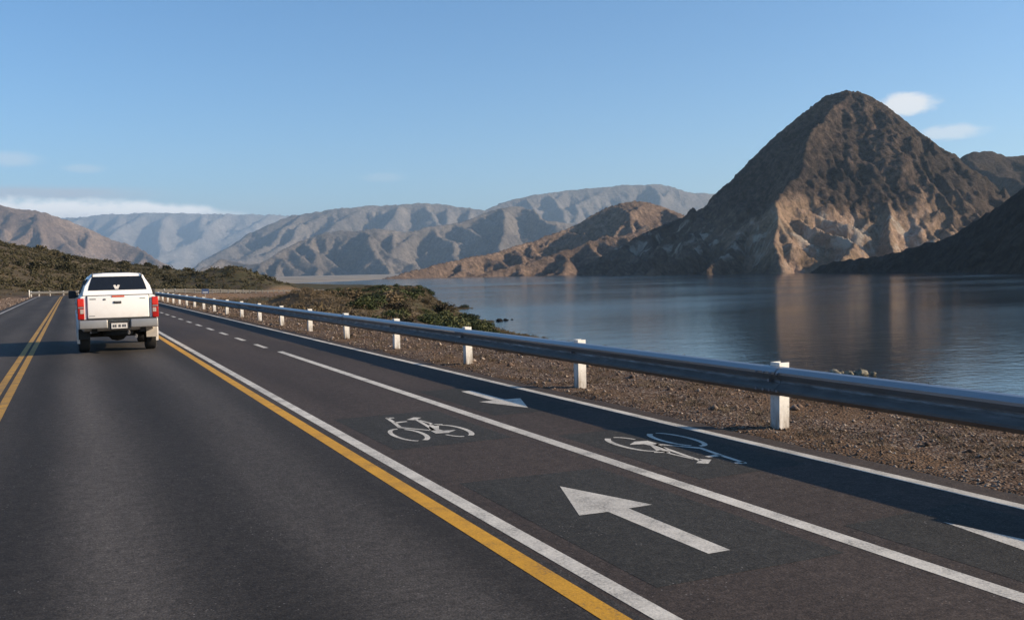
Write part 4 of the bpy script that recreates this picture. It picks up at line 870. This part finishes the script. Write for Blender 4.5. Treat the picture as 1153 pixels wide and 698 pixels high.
t.L(t.ramp(sp_.outputs[0], [(0.0, (0.07, 0.044, 0.03)), (0.45, (0.13, 0.086, 0.06)), (0.8, (0.22, 0.165, 0.125)), (1.0, (0.40, 0.34, 0.28))]), b.inputs['Base Color']); b.inputs['Roughness'].default_value = 0.95; stone_mat = m
stones(26000, (6.02, 10.5), (1.5, 75), (0.005, 0.021), 61, 'verge_gravel', stone_mat, 'loose brown gravel along the verge under the guard rail')
stones(420, (6.15, 10.2), (2, 60), (0.022, 0.05), 65, 'verge_stones', stone_mat, 'larger loose stones on the verge under the guard rail')
stones(2500, (-6.2, -4.1), (20, 120), (0.008, 0.02), 62, 'shoulder_gravel', stone_mat, 'pinkish gravel on the left road shoulder')
stones(1500, (5.80, 6.25), (2, 40), (0.003, 0.009), 64, 'spilled_gravel', stone_mat, 'fine gravel spilled over the asphalt edge of the cycle path')
stones(160, (-0.6, 5.5), (4, 16), (0.004, 0.009), 63, 'road_grit', stone_mat, 'scattered grit lying on the asphalt')
def tufts(n, xr, yr, blades, h, seed):
    g = np.random.default_rng(seed); u = g.random(n); y = yr[0] * (yr[1] / yr[0]) ** u; x = xr[0] + (xr[1] - xr[0]) * g.random(n)
    keep = fbm(x / 0.8, y / 1.6, 77, 3) > -0.05; x, y = x[keep], y[keep]; n = len(x); z = ground_z(x, y)
    P = np.stack([x, y, z], -1)[:, None] + np.concatenate([g.normal(size=(n, blades, 2)) * 0.05, np.zeros((n, blades, 1))], -1)
    a = g.random((n, blades)) * 6.28; L_ = h * (0.4 + g.random((n, blades))); lean = 0.8 + 1.6 * g.random((n, blades))
    tip = P + np.stack([np.cos(a) * L_ * lean, np.sin(a) * L_ * lean, L_], -1); w = np.stack([-np.sin(a), np.cos(a), 0 * a], -1) * (0.0022 + 0.00022 * y)[:, None, None]
    V = np.stack([P - w, P + w, tip], 2).reshape(-1, 3); return V, np.arange(len(V)).reshape(-1, 3)
V, F = tufts(5200, (6.25, 10.4), (2, 90), 12, 0.045, 71)
tag(link('verge_dry_grass', mesh_np('verge_dry_grass', V, F), dry_mat), 'sparse dry grass in the gravel under the guard rail', 'dry grass', kind='stuff')

# boulders at the water's edge and on the mound
def boulder(name, x, y, z, s, seed, label, group, mat, sq=(1, 1, 0.75)):
    g = np.random.default_rng(seed); bm = bmesh.new(); bmesh.ops.create_icosphere(bm, subdivisions=3, radius=1.0)
    cuts = [(Vector(g.normal(size=3)).normalized(), g.uniform(0.55, 0.9)) for _ in range(11)]
    for v in bm.verts:
        for d, k in cuts:
            e = v.co.dot(d) - k
            if e > 0: v.co -= d * e * 0.9
        v.co = Vector((v.co.x * sq[0], v.co.y * sq[1], v.co.z * sq[2])) * s
    n = fbm(np.array([v.co.x for v in bm.verts]) / (0.4 * s) + seed, np.array([v.co.y + v.co.z for v in bm.verts]) / (0.4 * s), seed, 3)
    for v, k in zip(bm.verts, n): v.co *= 1 + 0.10 * k
    me = bpy.data.meshes.new(name); bm.to_mesh(me); bm.free(); o = link(name, me, mat); o.location = (x, y, z); o.rotation_euler = (0, 0, g.random() * 6.28)
    return tag(o, label, 'boulder', group)
m, nt, b = mat_new('shore_rock'); t = NT(nt); n1 = t.noise(t.pos(), 1.6, 6, 0.65)
t.L(t.ramp(n1, [(0.3, (0.06, 0.055, 0.04)), (0.5, (0.15, 0.135, 0.095)), (0.7, (0.33, 0.30, 0.22))]), b.inputs['Base Color']); b.inputs['Roughness'].default_value = 0.9; t.bump(t.noise(t.pos(), 6, 5), 0.6, 0.08, b); shore_mat = m
ROCKS = [(-3.0, 0.3, 0.45), (-2.3, -0.2, 0.62), (-1.6, 0.5, 0.7), (-0.9, -0.3, 0.95), (-0.1, 0.4, 0.55), (0.6, -0.2, 0.7), (1.2, 0.3, 0.6), (1.8, -0.1, 0.95), (2.4, 0.4, 0.6), (3.1, -0.2, 0.45)]
for k, (a, c_, s_) in enumerate(ROCKS):
    boulder('boulder', 73.8 + a * 0.909 + c_ * 0.42, 77.5 - a * 0.417 + c_ * 0.909, -10.0 + 0.12 * s_, s_ * 0.85, 300 + k, 'mossy pale boulder in the rocky clump at the water edge beyond the guard rail', 'boulders at the water edge', shore_mat)
boulder('boulder', 75.6, 55.8, -9.9, 1.3, 330, 'dark boulder at the water edge by the right end of the guard rail', None, dark_mat, (1.3, 1, 0.6))
for k, (x, y, s_) in enumerate([(95.5, 212, 0.7), (93.0, 210.2, 0.9), (97.8, 213.6, 0.35)]): boulder('boulder', x, y, -10.0, s_, 340 + k, 'small dark rock off the tip of the lakeside point', 'rocks off the lakeside point', dark_mat)

# small blue road sign beyond the bend
sg = empty('road_sign', (19.1, 156.5, float(zat(19.1, 156.5)[0]))); tag(sg, 'small blue road sign on a post at the foot of the hill', 'road sign')
blue = simple('sign_blue', (0.03, 0.06, 0.14), 0.6)
MB().tube([(0, 0, -0.3), (0, 0, 1.9)], 0.04).build('post', bolt_mat, sg); MB().box(-0.55, 0.55, -0.075, -0.045, 1.25, 2.0).build('sign_panel', blue, sg, 0.01)
MB().box(-0.40, 0.40, -0.082, -0.076, 1.42, 1.52).build('lettering', plate_w, sg)

# ------------------------------------------------------------------ air
hz = MB(); hz.box(-12000, 18000, -1600, 47000, -18.0, 2560.0); me = hz.mesh('haze')
m = bpy.data.materials.new('haze'); m.use_nodes = True; m.node_tree.nodes.clear(); vo = m.node_tree.nodes.new('ShaderNodeVolumePrincipled'); mo = m.node_tree.nodes.new('ShaderNodeOutputMaterial')
vo.inputs['Color'].default_value = (0.52, 0.76, 1.0, 1); vo.inputs['Density'].default_value = 3.5e-5; vo.inputs['Anisotropy'].default_value = 0.2
m.node_tree.links.new(vo.outputs[0], mo.inputs['Volume']); tag(link('haze', me, m), kind='stuff', label='thin blue haze over the valley', cat='haze')
